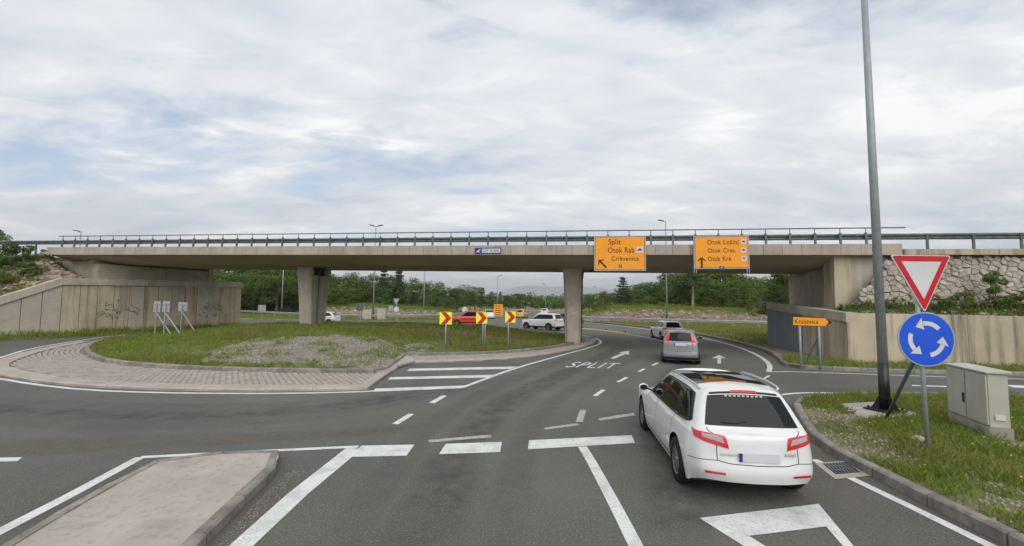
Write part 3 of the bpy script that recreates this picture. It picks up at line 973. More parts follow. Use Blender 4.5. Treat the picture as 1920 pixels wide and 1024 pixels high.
def pier(s, tc, zb):
    ztop = 5.085
    def ring(t0, t1, w, z, ch):
        h = w / 2
        return [B(s + x, t, z) for x, t in ((-h + ch, t0), (h - ch, t0), (h, t0 + ch), (h, t1 - ch * .5), (h - ch * .5, t1), (-h + ch * .5, t1), (-h, t1 - ch * .5), (-h, t0 + ch))]
    mb = MB()
    for sg in (-1, 1):
        lv = []
        for z, w, d in ((zb, 1.0, 0.95), (2.4, 1.06, 1.08), (4.4, 1.2, 1.26), (ztop, 1.28, 1.34)):
            tt = (tc - d, tc - 0.03) if sg < 0 else (tc + 0.03, tc + d)
            if z > 4.5:
                tt = (tc - d, tc - 0.92) if sg < 0 else (tc + 0.78, tc + d)
            r = ring(tt[0], tt[1], w, z, 0.16)
            if sg > 0:
                m = [B(s, 2 * tc, 0)]
                r = ring(tt[0], tt[1], w, z, 0.12)
            lv.append(r)
        # level stretch before the bearing notch
        d = 1.27
        tt = (tc - d, tc - 0.03) if sg < 0 else (tc + 0.03, tc + d)
        tn = (tc - d, tc - 0.92) if sg < 0 else (tc + 0.78, tc + d)
        lv = lv[:3] + [ring(*tt, 1.205, 4.44, 0.14), ring(*tn, 1.205, 4.45, 0.14)] + lv[3:]
        i0 = len(mb.v)
        for r in lv:
            mb.v += [tuple(p) for p in r]
        for a in range(len(lv) - 1):
            for k in range(8):
                mb.f.append((i0 + a*8 + k, i0 + a*8 + (k+1) % 8, i0 + (a+1)*8 + (k+1) % 8, i0 + (a+1)*8 + k)); mb.mi.append(0)
        mb.f.append(tuple(i0 + (len(lv)-1)*8 + k for k in range(8))); mb.mi.append(0)
    mb.hexa([B(s-.36, tc-.3, zb), B(s+.36, tc-.3, zb), B(s+.36, tc+.3, zb), B(s-.36, tc+.3, zb), B(s-.44, tc-.3, 4.42), B(s+.44, tc-.3, 4.42), B(s+.44, tc+.3, 4.42), B(s-.44, tc+.3, 4.42)])
    p = mb.build('pier', CONC, bridge)
    mb = MB()
    mb.sweep([B(s + .53, tc - .2, zb + .2), B(s + .60, tc - .2, 4.3), B(s + .68, tc - .2, 4.92), B(s + 1.5, tc - .6, 4.97), B(s + 1.55, tc - .7, 5.09)], 0.06, 8)
    mb.build('drain_pipe', RAILS, p)
    mb = MB()
    mb.hexa([B(s-.35, tc+.45, 4.46), B(s+.35, tc+.45, 4.46), B(s+.35, tc+.77, 4.46), B(s-.35, tc+.77, 4.46), B(s-.35, tc+.45, 5.08), B(s+.35, tc+.45, 5.08), B(s+.35, tc+.77, 5.08), B(s-.35, tc+.77, 5.08)])
    mb.build('bearing_block', TRIMK, p)
pier(3.35, 4.9, -0.1)
pier(-16.75, 4.9, 0.3)

# ---- railing on the bridge edge
RT = 0.34
rail = thing('bridge_guardrail', 'grey steel guardrail with thin handrail along the overpass edge', 'guardrail', B(-8, RT, 6.13))
prof_w = [(0.0, 0.0), (0.07, 0.05), (0.07, 0.10), (0.0, 0.155), (0.07, 0.21), (0.07, 0.26), (0.0, 0.31)]
def wbeam(path, z, parent, material, name='beam', up=None, depth=1.0):
    """W-profile rail along a list of (point, outward normal)"""
    V, F = [], []
    n = len(path)
    m = len(prof_w)
    for p, nn in path:
        for d, h in prof_w:
            q = p + nn * (d * depth)
            V.append((q.x, q.y, q.z + z + h))
    for i in range(n - 1):
        for k in range(m - 1):
            F.append((i*m + k, i*m + k + 1, (i+1)*m + k + 1, (i+1)*m + k))
    o = mesh_obj(name, V, F, material, parent)
    sm = o.modifiers.new('thickness', 'SOLIDIFY')
    sm.thickness = 0.006
    return o
s = -35.2
k = 0
while s < 19.9:
    mb = MB()
    mb.hexa([B(s-.05, RT-.03, 6.12), B(s+.05, RT-.03, 6.12), B(s+.05, RT+.05, 6.12), B(s-.05, RT+.05, 6.12), B(s-.055, RT+.02, 6.78), B(s+.055, RT+.02, 6.78), B(s+.055, RT+.1, 6.78), B(s-.055, RT+.1, 6.78)])
    mb.tube(B(s, RT+.06, 6.70), B(s, RT+.06, 7.03), 0.022, n=6)
    mb.hexa([B(s-.07, RT-.08, 6.131), B(s+.07, RT-.08, 6.131), B(s+.07, RT+.1, 6.131), B(s-.07, RT+.1, 6.131), B(s-.07, RT-.08, 6.15), B(s+.07, RT-.08, 6.15), B(s+.07, RT+.1, 6.15), B(s-.07, RT+.1, 6.15)])
    mb.hexa([B(s-.06, RT+.09, 6.48), B(s+.06, RT+.09, 6.48), B(s+.06, RT+.24, 6.48), B(s-.06, RT+.24, 6.48), B(s-.06, RT+.09, 6.66), B(s+.06, RT+.09, 6.66), B(s+.06, RT+.24, 6.66), B(s-.06, RT+.24, 6.66)])
    mb.build('post', RAILS, rail)
    s += 1.2
mb = MB()
for a, b in zip(np.linspace(-35.6, 20.6, 12)[:-1], np.linspace(-35.6, 20.6, 12)[1:]):
    mb.tube(B(a, RT+.06, 7.03), B(b, RT+.06, 7.03), 0.032, n=8)
mb.build('handrail', RAILS, rail)
for a in np.arange(-36.4, 21, 4.0):
    wbeam([(B(x, RT + .24, 0), -BN) for x in (a, a + 4.02)], 6.43, rail, RAILS)
# carrying on along both approach embankments
for lo, hi, nm in ((21.6, 70, 'grey steel guardrail on the parapet above the rubble stone wall'), (-80, -36.4, 'grey steel guardrail leaving the bridge along the left embankment')):
    g = thing('guardrail', nm, 'guardrail', B((max(lo, -60) + min(hi, 50)) / 2, RT, 5.8))
    for x in np.arange(lo, hi, 2.0):
        mb = MB()
        mb.hexa([B(x-.05, RT+.12, 5.6), B(x+.05, RT+.12, 5.6), B(x+.05, RT+.2, 5.6), B(x-.05, RT+.2, 5.6), B(x-.05, RT+.12, 6.72), B(x+.05, RT+.12, 6.72), B(x+.05, RT+.2, 6.72), B(x-.05, RT+.2, 6.72)])
        mb.build('post', RAILS, g)
    for a in np.arange(lo, hi, 4.0):
        wbeam([(B(x, RT + .24, 0), -BN) for x in (a, min(hi, a + 4.02))], 6.43, g, RAILS)

# ------------------------------------------------------------------ left retaining wall and abutment
LK = 0.92
LA, LB = G(0, 630) * LK, G(450, 611) * LK
LZ = 2.7 * (1 - LK)                        # the ground rises a little towards this wall
LD = (LB - LA).normalized()
LNn = Vector((-LD.y, LD.x, 0))            # into the bank (left of the wall's run)
KT = (on_line(LA, LB, 118) - LA).length   # where the coping starts to slope down
LEN = (LB - LA).length
def ltop(k):
    return 4.15 + 0.28 * (k - KT) / (LEN - KT) if k >= KT else 4.15 - (KT - k) * 0.49
lw = thing('retaining_wall', 'long board marked concrete retaining wall with faint graffiti under the left bridge end', 'wall', LA.lerp(LB, .5))
def lwp(k, d, z):
    p = LA + LD * k + LNn * d
    return Vector((p.x, p.y, z))
k0 = -7.0
edges = list(np.arange(k0, LEN - 0.2, 0.98)) + [LEN]
for a, b in zip(edges[:-1], edges[1:]):
    za, zb_ = ltop(a) - 0.52, ltop(b) - 0.52
    if zb_ < 0.2:
        continue
    za = max(za, 0.05)
    mb = MB()
    aa, bb2 = a + 0.018, b - 0.018
    d = random.uniform(0, 0.01)
    mb.hexa([lwp(aa, d, -.1), lwp(bb2, d, -.1), lwp(bb2, .3, -.1), lwp(aa, .3, -.1), lwp(aa, d + .05, za), lwp(bb2, d + .05, zb_), lwp(bb2, .3, zb_), lwp(aa, .3, za)])
    mb.build('wall_panel', CONCW if random.random() < 0.3 else CONC, lw)
mb = MB()
ks = [k0, KT, LEN - 0.01]
for a, b in zip(ks[:-1], ks[1:]):
    mb.hexa([lwp(a, .305, -.1), lwp(b, .305, -.1), lwp(b, .7, -.1), lwp(a, .7, -.1), lwp(a, .305, max(.1, ltop(a) - .55)), lwp(b, .305, ltop(b) - .55), lwp(b, .7, ltop(b) - .55), lwp(a, .7, max(.1, ltop(a) - .55))])
    mb.hexa([lwp(a, .10, -.1), lwp(b, .10, -.1), lwp(b, .29, -.1), lwp(a, .29, -.1), lwp(a, .10, max(.1, ltop(a) - .56)), lwp(b, .10, ltop(b) - .56), lwp(b, .29, ltop(b) - .56), lwp(a, .29, max(.1, ltop(a) - .56))])
mb.build('wall_core', MORTAR, lw)
ed = list(np.linspace(k0, KT, 5)) + list(np.linspace(KT, LEN + 0.06, 6))[1:]
for a, b in zip(ed[:-1], ed[1:]):
    mb = MB()
    aa, bb2 = a + 0.006, b - 0.006
    za, zb_ = ltop(a), ltop(b)
    mb.hexa([lwp(aa, -.05, za - .5), lwp(bb2, -.05, zb_ - .5), lwp(bb2, .75, zb_ - .5), lwp(aa, .75, za - .5), lwp(aa, -.03, za), lwp(bb2, -.03, zb_), lwp(bb2, .75, zb_), lwp(aa, .75, za)])
    mb.build('coping', CONC, lw)
GRAF = mat('faded_spray_paint', (0.10, 0.10, 0.11), (0.2, 0.18, 0.16), 4, 0.8)
GRAFB = mat('blue_spray_paint', (0.2, 0.3, 0.42), (0.3, 0.33, 0.36), 4, 0.8)
rs = random.Random(3)
def scribble(px0, px1, z0, z1, n, m):
    mb = MB()
    ka, kb = (on_line(LA, LB, px0) - LA).length, (on_line(LA, LB, px1) - LA).length
    for _ in range(n):
        k, z = rs.uniform(ka, kb), rs.uniform(z0, z1)
        for _ in range(rs.randint(2, 4)):
            k2, z2 = k + rs.uniform(-.18, .18), z + rs.uniform(-.16, .16)
            dv = Vector((k2 - k, z2 - z)).normalized() * 0.022
            pts = [(k - dv.y, z + dv.x), (k2 - dv.y, z2 + dv.x), (k2 + dv.y, z2 - dv.x), (k + dv.y, z - dv.x)]
            mb.face([lwp(q[0], 0.052 * min(1, max(0, q[1] / 3.7)) - 0.008, q[1]) for q in pts])
            k, z = k2, z2
    return mb.build('graffiti', m, lw)
scribble(190, 228, 1.1, 2.5, 22, GRAF)
scribble(246, 266, 1.6, 2.1, 9, GRAF)
scribble(376, 414, 1.2, 2.4, 20, GRAF)
scribble(418, 446, 0.8, 2.6, 14, GRAFB)
# abutment standing on the wall
ab = thing('left_abutment', 'pale concrete bridge abutment standing on the left retaining wall', 'abutment', lwp((LEN + KT) / 2, 1.2, 4.3))
def kpx(px):
    return (on_line(LA + LNn * .9, LB + LNn * .9, px) - (LA + LNn * .9)).length
ka, km, kb = kpx(182), kpx(310), kpx(389)
for a, b in ((ka, km - .02), (km + .02, kb)):
    mb = MB()
    mb.hexa([lwp(a, .9, 4.0), lwp(b, .9, 4.0), lwp(b, 1.7, 4.0), lwp(a, 1.7, 4.0), lwp(a, .9, 5.36), lwp(b, .9, 5.32), lwp(b, 1.7, 5.32), lwp(a, 1.7, 5.36)])
    mb.build('bearing_wall', CONC, ab)
mb = MB()
mb.hexa([lwp(kb + .02, .85, 4.0), lwp(kb + .4, .85, 4.0), lwp(kb + .4, 2.2, 4.0), lwp(kb + .02, 2.2, 4.0), lwp(kb + .02, .85, 5.75), lwp(kb + .4, .85, 5.75), lwp(kb + .4, 2.2, 5.75), lwp(kb + .02, 2.2, 5.75)])
mb.build('end_block', CONC, ab)
mb = MB()
mb.hexa([lwp(ka, 1.72, 4.0), lwp(kb, 1.72, 4.0), lwp(kb, 2.4, 4.0), lwp(ka, 2.4, 4.0), lwp(ka, 1.72, 6.2), lwp(kb, 1.72, 6.2), lwp(kb, 2.4, 6.2), lwp(ka, 2.4, 6.2)])
mb.build('back_wall', CONCD, ab)
pa = lwp(ka, .9, 0)
def s_at(px, t):           # position along the bridge seen in picture column px at depth t
    q = on_line(Vector((*B(0, t, 0)[:2], 0)), Vector((*B(10, t, 0)[:2], 0)), px)
    return Bst(q)[0]
ta2 = 1.55
sa = s_at(182, ta2)
c0, c1_ = s_at(157, ta2), s_at(171, ta2)
mb = MB()
mb.hexa([B(c0, ta2, 3.5), B(c1_, ta2, 3.5), B(c1_ + .1, ta2 + 2.2, 3.5), B(c0, ta2 + 2.2, 3.5), B(c0, ta2, 5.24), B(c1_, ta2, 5.24), B(c1_ + .1, ta2 + 2.2, 5.02), B(c0, ta2 + 2.2, 5.02)])
mb.build('end_column', CONCF, ab)
w0 = s_at(100, ta2)
mb = MB()
mb.hexa([B(w0, ta2 + .1, 3.3), B(c0 - .02, ta2 + .1, 3.3), B(c0 - .02, ta2 + .5, 3.3), B(w0, ta2 + .5, 3.3), B(w0, ta2 + .1, 5.22), B(c0 - .02, ta2 + .1, 5.22), B(c0 - .02, ta2 + .5, 5.12), B(w0, ta2 + .5, 5.12)])
mb.build('wing_wall', CONC, ab)

# ------------------------------------------------------------------ right retaining wall and abutment
WR = Vector((45, 14.85, 0))
rw = thing('retaining_wall', 'low stained tan concrete retaining wall below the right bridge end', 'wall', WB0)
RDn = (WB1 - WB0).normalized()
RNn = Vector((RDn.y, -RDn.x, 0))          # into the bank (to the right)
RLEN = (WB1 - WB0).length
def rtop(k):
    return 2.4 + 0.52 * k / RLEN
def rwp(k, d, z):
    p = WB0 + RDn * k + RNn * d
    return Vector((p.x, p.y, z))
ksplit = (on_line(WB0, WB1, 1502) - WB0).length
e1 = list(np.linspace(0.12, ksplit, 6))
for a, b in zip(e1[:-1], e1[1:]):
    mb = MB()
    mb.hexa([rwp(b - .012, 0, -.1), rwp(a + .012, 0, -.1), rwp(a + .012, .3, -.1), rwp(b - .012, .3, -.1), rwp(b - .012, .03, rtop(b) - .44), rwp(a + .012, .03, rtop(a) - .44), rwp(a + .012, .3, rtop(a) - .44), rwp(b - .012, .3, rtop(b) - .44)])
    mb.build('wall_panel', CONCW, rw)
e2 = list(np.linspace(ksplit, RLEN, 15))
for a, b in zip(e2[:-1], e2[1:]):
    mb = MB()
    mb.hexa([rwp(b - .012, -.01, -.1), rwp(a + .012, -.01, -.1), rwp(a + .012, .3, -.1), rwp(b - .012, .3, -.1), rwp(b - .012, .02, rtop(b) - .44), rwp(a + .012, .02, rtop(a) - .44), rwp(a + .012, .3, rtop(a) - .44), rwp(b - .012, .3, rtop(b) - .44)])
    mb.build('painted_panel', BLUEG, rw)
mb = MB()
mb.hexa([rwp(RLEN - .01, .06, -.1), rwp(.13, .06, -.1), rwp(.13, .8, -.1), rwp(RLEN - .01, .8, -.1), rwp(RLEN - .01, .06, rtop(RLEN) - .45), rwp(.13, .06, rtop(0) - .45), rwp(.13, .8, rtop(0) - .45), rwp(RLEN - .01, .8, rtop(RLEN) - .45)])
mb.build('wall_core', MORTAR, rw)
e3 = list(np.linspace(0.0, RLEN, 5))
for a, b in zip(e3[:-1], e3[1:]):
    mb = MB()
    mb.hexa([rwp(b - .006, -.04, rtop(b) - .43), rwp(a + .006, -.04, rtop(a) - .43), rwp(a + .006, .5, rtop(a) - .43), rwp(b - .006, .5, rtop(b) - .43), rwp(b - .006, -.03, rtop(b)), rwp(a + .006, -.03, rtop(a)), rwp(a + .006, .5, rtop(a)), rwp(b - .006, .5, rtop(b))])
    mb.build('coping', CONC, rw)
FD = (WR - WB0).normalized()
FN = Vector((-FD.y, FD.x, 0))
def fwp(k, d, z):
    p = WB0 + FD * k + FN * d
    return Vector((p.x, p.y, z))
e4 = list(np.arange(0.0, 30, 2.4))
for a, b in zip(e4[:-1], e4[1:]):
    mb = MB()
    mb.hexa([fwp(a + .007, 0, -.1), fwp(b - .007, 0, -.1), fwp(b - .007, .35, -.1), fwp(a + .007, .35, -.1), fwp(a + .007, .02, 2.40 - .008 * a), fwp(b - .007, .02, 2.40 - .008 * b), fwp(b - .007, .35, 2.40 - .008 * b), fwp(a + .007, .35, 2.40 - .008 * a)])
    mb.build('wall_panel', CONCW, rw)

ra = thing('right_abutment', 'tan concrete bridge abutment with wing wall above the right retaining wall', 'abutment', B(18.2, 3, 2.8))
mb = MB()
mb.hexa([B(17.5, 1.6, 2.2), B(18.2, 1.6, 2.2), B(19.3, 9.6, 2.2), B(18.6, 9.6, 2.2), B(17.5, 1.6, 5.06), B(18.2, 1.6, 5.06), B(19.3, 9.6, 5.06), B(18.6, 9.6, 5.06)])
mb.build('bearing_wall', CONCD, ra)
for i, (ta_, tb_) in enumerate(((2.2, 4.2), (4.3, 9.3))):
    x0 = 17.5 + 1.1 * (ta_ - 1.6) / 8
    x1 = 17.5 + 1.1 * (tb_ - 1.6) / 8
    mb = MB()
    mb.hexa([B(x0 - .06, ta_, 2.3), B(x0 - .003, ta_, 2.3), B(x1 - .003, tb_, 2.3), B(x1 - .06, tb_, 2.3), B(x0 - .06, ta_, 4.86), B(x0 - .003, ta_, 4.86), B(x1 - .003, tb_, 4.86), B(x1 - .06, tb_, 4.86)])
    mb.build('facing_panel', CONC, ra)
mb = MB()
mb.hexa([B(17.25, .45, 2.2), B(18.05, .35, 2.2), B(18.1, 1.58, 2.2), B(17.25, 1.58, 2.2), B(17.3, .45, 5.55), B(18.05, .35, 5.55), B(18.1, 1.58, 5.26), B(17.3, 1.58, 5.26)])
mb.build('end_column', CONCW, ra)
mb = MB()
mb.hexa([B(18.07, .5, 2.2), B(20.6, .5, 2.2), B(20.6, .95, 2.2), B(18.07, .95, 2.2), B(18.07, .5, 5.50), B(20.6, .5, 5.50), B(20.6, .95, 5.40), B(18.07, .95, 5.40)])
mb.build('wing_wall', CONC, ra)
# rubble stone wall
sw = thing('stone_wall', 'pale rubble stone wall climbing beside the right abutment', 'stone wall', B(24, -.2, 2.6))
def Sw(s, z, d=0.0):
    return B(s, 0.22 - 0.55 * (5.55 - z) / 2.9 - d, z)
mb = MB()
mb.face([Sw(17.2, 2.6, 0), Sw(36, 2.6, 0), Sw(36, 5.56, 0), Sw(19.9, 5.56, 0)])
mb.face([Sw(36, 2.6, 0), Sw(17.2, 2.6, 0), B(17.2, 1.5, 2.6), B(36, 1.5, 2.6)])
mb.face([Sw(19.9, 5.56, 0), Sw(36, 5.56, 0), B(36, 1.5, 5.56), B(19.9, 1.5, 5.56)])
mb.build('mortar_bed', MORTAR, sw)
rs = random.Random(19)
pts = []
for i in range(3000):
    q = (rs.uniform(16.8, 26.9), rs.uniform(2.5, 5.75))
    if all(((q[0] - p[0]) / 1.6) ** 2 + (q[1] - p[1]) ** 2 > (0.085 + 0.125 * (0.5 + 0.5 * math.sin(p[0] * 37.7 + p[1] * 53.1))) ** 2 for p in pts):
        pts.append(q)
def clip(poly, a, b):            # keep the side of a
    m = ((a[0] + b[0]) / 2, (a[1] + b[1]) / 2)
    n = (b[0] - a[0], b[1] - a[1])
    f = lambda p: (p[0] - m[0]) * n[0] + (p[1] - m[1]) * n[1]
    r = []
    for i in range(len(poly)):
        p, q = poly[i], poly[(i + 1) % len(poly)]
        fp, fq = f(p), f(q)
        if fp <= 0:
            r.append(p)
        if (fp < 0 < fq) or (fq < 0 < fp):
            t = fp / (fp - fq)
            r.append((p[0] + (q[0] - p[0]) * t, p[1] + (q[1] - p[1]) * t))
    return r
for a in pts:
    cell = [(a[0] - 1, a[1] - 1), (a[0] + 1, a[1] - 1), (a[0] + 1, a[1] + 1), (a[0] - 1, a[1] + 1)]
    for b in pts:
        if b is not a and abs(b[0] - a[0]) < 1.4 and abs(b[1] - a[1]) < 1.2:
            cell = clip(cell, a, b)
            if not cell:
                break
    if len(cell) < 3:
        continue
    cx, cz = sum(p[0] for p in cell) / len(cell), sum(p[1] for p in cell) / len(cell)
    if cx < 17.35 + (cz - 2.6) * 0.87 or cz > 5.5 or cz < 2.62:
        continue
    pr = rs.uniform(0.03, 0.13)
    n = len(cell)
    V, F = [], []
    for sh, d in ((0.96, -0.01), (0.92, pr * 0.7), (0.72, pr)):
        for p in cell:
            x, z = cx + (p[0] - cx) * sh, min(5.55, max(2.6, cz + (p[1] - cz) * sh))
            V.append(Sw(x + rs.uniform(-.012, .012), z + rs.uniform(-.012, .012) if 2.65 < z < 5.5 else z, d * rs.uniform(0.7, 1.3)))
    for r_ in range(2):
        for k in range(n):
            F.append((r_*n + k, r_*n + (k+1) % n, (r_+1)*n + (k+1) % n, (r_+1)*n + k))
    F.append(tuple(2*n + k for k in range(n)))
    mesh_obj('stone', V, F, STONE, sw)
# parapet and fill behind it
pp_ = thing('parapet', 'tan concrete parapet on top of the rubble stone wall', 'parapet', B(30, .1, 5.57))
for a in np.arange(20.25, 50, 4.0):
    mb = MB()
    mb.hexa([B(a, -.06, 5.57), B(a + 3.98, -.06, 5.57), B(a + 3.98, .5, 5.57), B(a, .5, 5.57), B(a, -.05, 5.86), B(a + 3.98, -.05, 5.86), B(a + 3.98, .5, 5.86), B(a, .5, 5.86)])
    mb.build('parapet_block', CONCW, pp_)
V = [B(20.65, .55, 0), B(60, .55, 0), B(60, 14, 0), B(20.65, 12, 0), B(20.65, .55, 5.7), B(60, .55, 5.7), B(60, 12, 5.7), B(20.65, 10.2, 5.7)]
mb = MB()
mb.hexa(V)
tag(mb.build('right_embankment', DRYG), kind='structure')
# berm between the low wall and the stone wall
def berm(u, w):        # u along, w across (0 at the wall, 1 at the stones)
    a = fwp(0.2 + u * 26, .36, 2.22 - .2 * u)
    b = Sw(17.0 + u * 19, 2.95 if u > .05 else 2.8)
    b = Vector((b.x, b.y, b.z))
    p = a.lerp(b, w)
    p.z += 0.18 * math.sin(w * math.pi) + 0.05 * nz(p.x, p.y, 1.3)
    return p
V = [berm(i / 40, j / 8) for j in range(9) for i in range(41)]
F = [(j*41+i, j*41+i+1, (j+1)*41+i+1, (j+1)*41+i) for j in range(8) for i in range(40)]
bermo = tag(mesh_obj('right_berm', V, F, EARTH, smooth=True), kind='structure')
# fill under and behind the side wall, up to the abutment foot
mb = MB()
mb.face([rwp(0.0, .49, 2.36), rwp(RLEN, .49, 2.86), B(19.2, 9.5, 2.95), B(17.7, 1.4, 2.86), B(17.2, .3, 2.84), Sw(17.2, 2.8)][::-1])
tag(mb.build('abutment_bank', EARTH), kind='structure')
mb = MB()
mb.prism([tuple(rwp(RLEN - .02, .05, 0)[:2]), tuple(rwp(RLEN - .02, 8, 0)[:2]), tuple(rwp(RLEN - 1, 8, 0)[:2]), tuple(rwp(RLEN - 1, .4, 0)[:2])], -0.05, 2.4)
mb.build('wall_return', CONC, rw)
# ------------------------------------------------------------------ left bank beside the bridge
toe = [lwp(k, .7, max(.05, ltop(k) - .03)) for k in (-9, -6.5, -4, -2, 0, KT / 2, KT, kpx(150))]
top = [B(s_, -.1 + abs(s_ + 35) * 0.02, 5.55) for s_ in (-62, -56, -51, -47, -43, -40, -37.5, sa - .6)]
top[-1] = B(c0 - .1, ta2 + .08, 3.75)
top[-2] = B(s_at(128, ta2), ta2 + .0, 4.5)
top[-3] = B(s_at(96, .8), .8, 5.5)
top[-4] = B(s_at(70, .3), .3, 5.55)
top[-5] = B(s_at(30, .1), .1, 5.5)
V, F = [], []
nU, nW = 60, 24
def lbank(u, w):
    x = u * (len(toe) - 1)
    i = min(len(toe) - 2, int(x))
    a = toe[i].lerp(toe[i + 1], x - i)
    b = top[i].lerp(top[i + 1], x - i)
    p = a.lerp(b, w)
    e_ = math.sin(math.pi * w)
    p.z += e_ * (0.2 + 0.3 * nz(p.x, p.y, .6)) * (1 - u)
    return p
for j in range(nW + 1):
    for i in range(nU + 1):
        V.append(lbank(i / nU, j / nW))
for j in range(nW):
    for i in range(nU):
        F.append((j*(nU+1)+i, j*(nU+1)+i+1, (j+1)*(nU+1)+i+1, (j+1)*(nU+1)+i))
lbk = tag(mesh_obj('left_bank', V, F, EARTH, smooth=True), kind='structure')
mb = MB()
mb.hexa([B(-75, .6, 0), B(sa - 4.0, .9, 0), B(sa - 2.5, 11, 0), B(-75, 13, 0), B(-75, .3, 5.5), B(sa - 4.0, .9, 5.5), B(sa - 2.5, 10.3, 5.5), B(-75, 11, 5.5)])
tag(mb.build('left_embankment', DRYG), kind='structure')
def rock_mesh(name, seed, flat=0.6):
    r_ = random.Random(seed)
    bm = bmesh.new()
    bmesh.ops.create_icosphere(bm, subdivisions=2, radius=1)
    for v in bm.verts:
        d = 1 + 0.35 * noise.noise(v.co * 1.1 + Vector((seed, 0, 0))) + 0.15 * noise.noise(v.co * 2.7 + Vector((0, seed, 0)))
        v.co = Vector((v.co.x * d * 1.15, v.co.y * d, v.co.z * d * flat))
    for _ in range(5):           # broken faces
        n_ = Vector((r_.uniform(-1, 1), r_.uniform(-1, 1), r_.uniform(-.3, 1))).normalized()
        lim = r_.uniform(.5, .8)
        for v in bm.verts:
            q = v.co.dot(n_)
            if q > lim:
                v.co -= n_ * (q - lim)
    me = bpy.data.meshes.new(name)
    bm.to_mesh(me)
    bm.free()
    me.materials.append(ROCK)
    return me
ROCKS = [rock_mesh('rock', k) for k in range(6)]
def rock(parent, p, r, name='rock', material=None):
    o = bpy.data.objects.new(name, ROCKS[rs.randrange(6)])
    col.objects.link(o)
    o.location = p
    o.rotation_euler = (rs.uniform(-.4, .4), rs.uniform(-.4, .4), rs.uniform(0, 6.28))
    o.scale = (r, r, r)
    loc, rot, sc = o.location.copy(), o.rotation_euler.copy(), o.scale.copy()
    if parent:
        attach(o, parent)
    return o
rs = random.Random(23)
for _ in range(170):
    u, w = rs.uniform(0.55, 0.99), rs.uniform(0.05, .98)
    if u < 0.68 and rs.random() < .35:
        continue
    rock(lbk, lbank(u, w) + Vector((0, 0, .02)), rs.uniform(.10, .30))
for _ in range(25):
    rock(lbk, lbank(rs.uniform(0.3, .6), rs.uniform(.3, .95)), rs.uniform(.12, .3))
for _ in range(60):
    u, w = rs.uniform(0.0, .55), rs.random() ** 2 * .6
    rock(bermo, berm(u, w), rs.uniform(.04, .15))
# grass strip at the foot of the left wall
ls = [lwp(-8, -2.2, 0), lwp(LEN * .55, -1.5, 0), lwp(LEN + .5, -1.0, 0), lwp(LEN + .5, .05, 0), lwp(-8, .05, 0)]
lst = tag(mesh_obj('wall_foot_verge', [(p.x, p.y, .04 if i in (0, 1, 2) else LZ + .03) for i, p in enumerate(ls)] + [(p.x, p.y, -.02) for p in ls], [tuple(range(5))] + [(k, 5 + k, 5 + (k + 1) % 5, (k + 1) % 5) for k in range(5)], GRASSG), kind='structure')
blades('grass', ls, 6000, (.12, .4), lambda x, y: 0.3 + sstep(-.2, .3, nz(x, y, .5, 4)), lambda x, y: .04 + (LZ - .01) * min(1, max(0, 1 - abs((Vector((x, y, 0)) - Vector((LA.x, LA.y, 0))).dot(LNn)) / 1.5)), BLADE, 61, .018, .6, 'ragged grass strip at the foot of the left retaining wall')
# ------------------------------------------------------------------ lettering fitted to a measured place
_m = {}
def fit_text(name, s, material, parent, x0, x1, zb, cap, y=-0.006):
    o = text_obj(name, s, 1.0, material, parent, (0, 0, 0), space=1.1)
    vs = o.data.vertices
    a, b = min(v.co.x for v in vs), max(v.co.x for v in vs)
    if 'cap' not in _m:
        t = text_obj('cap', 'H', 1.0, material, None, (0, 0, 0))
        _m['cap'] = max(v.co.z for v in t.data.vertices)
        bpy.data.objects.remove(t)
    for v in vs:
        v.co = (x0 + (v.co.x - a) / (b - a) * (x1 - x0), y, v.co.z / _m['cap'] * cap + zb)
    return o
def arrow_poly(x0, z0, x1, z1, w, hw, hl):
    d = Vector((x1 - x0, z1 - z0)); L = d.length; d.normalize(); n = Vector((-d.y, d.x))
    q = lambda a, b: (x0 + d.x * a + n.x * b, z0 + d.y * a + n.y * b)
    return [q(0, w/2), q(0, -w/2), q(L-hl*.55, -w/2), q(L-hl, -hw), q(L-hl*.75, -hw*1.1), q(L, 0), q(L-hl*.75, hw*1.1), q(L-hl, hw), q(L-hl*.55, w/2)]
def flat_poly(name, poly, material, parent, y=-0.006):
    return mesh_obj(name, [(p[0], y, p[1]) for p in poly], [tuple(range(len(poly)))], material, parent, world=False)
def board(name, parent, w, h, x0=0, z0=0, th=0.03, material=None, y0=0.0, back=None):
    mb = MB()
    mb.slab([(x0, z0), (x0 + w, z0), (x0 + w, z0 + h), (x0, z0 + h)], y0, y0 + th)
    return mb.build(name, material, parent, world=False)
CARICON = [(.12, .34), (.88, .34), (.88, .5), (.76, .54), (.64, .70), (.36, .70), (.26, .54), (.12, .5)]
PLANEICON = [(.2, .25), (.45, .42), (.6, .22), (.7, .25), (.6, .5), (.82, .72), (.75, .8), (.52, .6), (.25, .75), (.2, .66), (.4, .5), (.18, .33)]
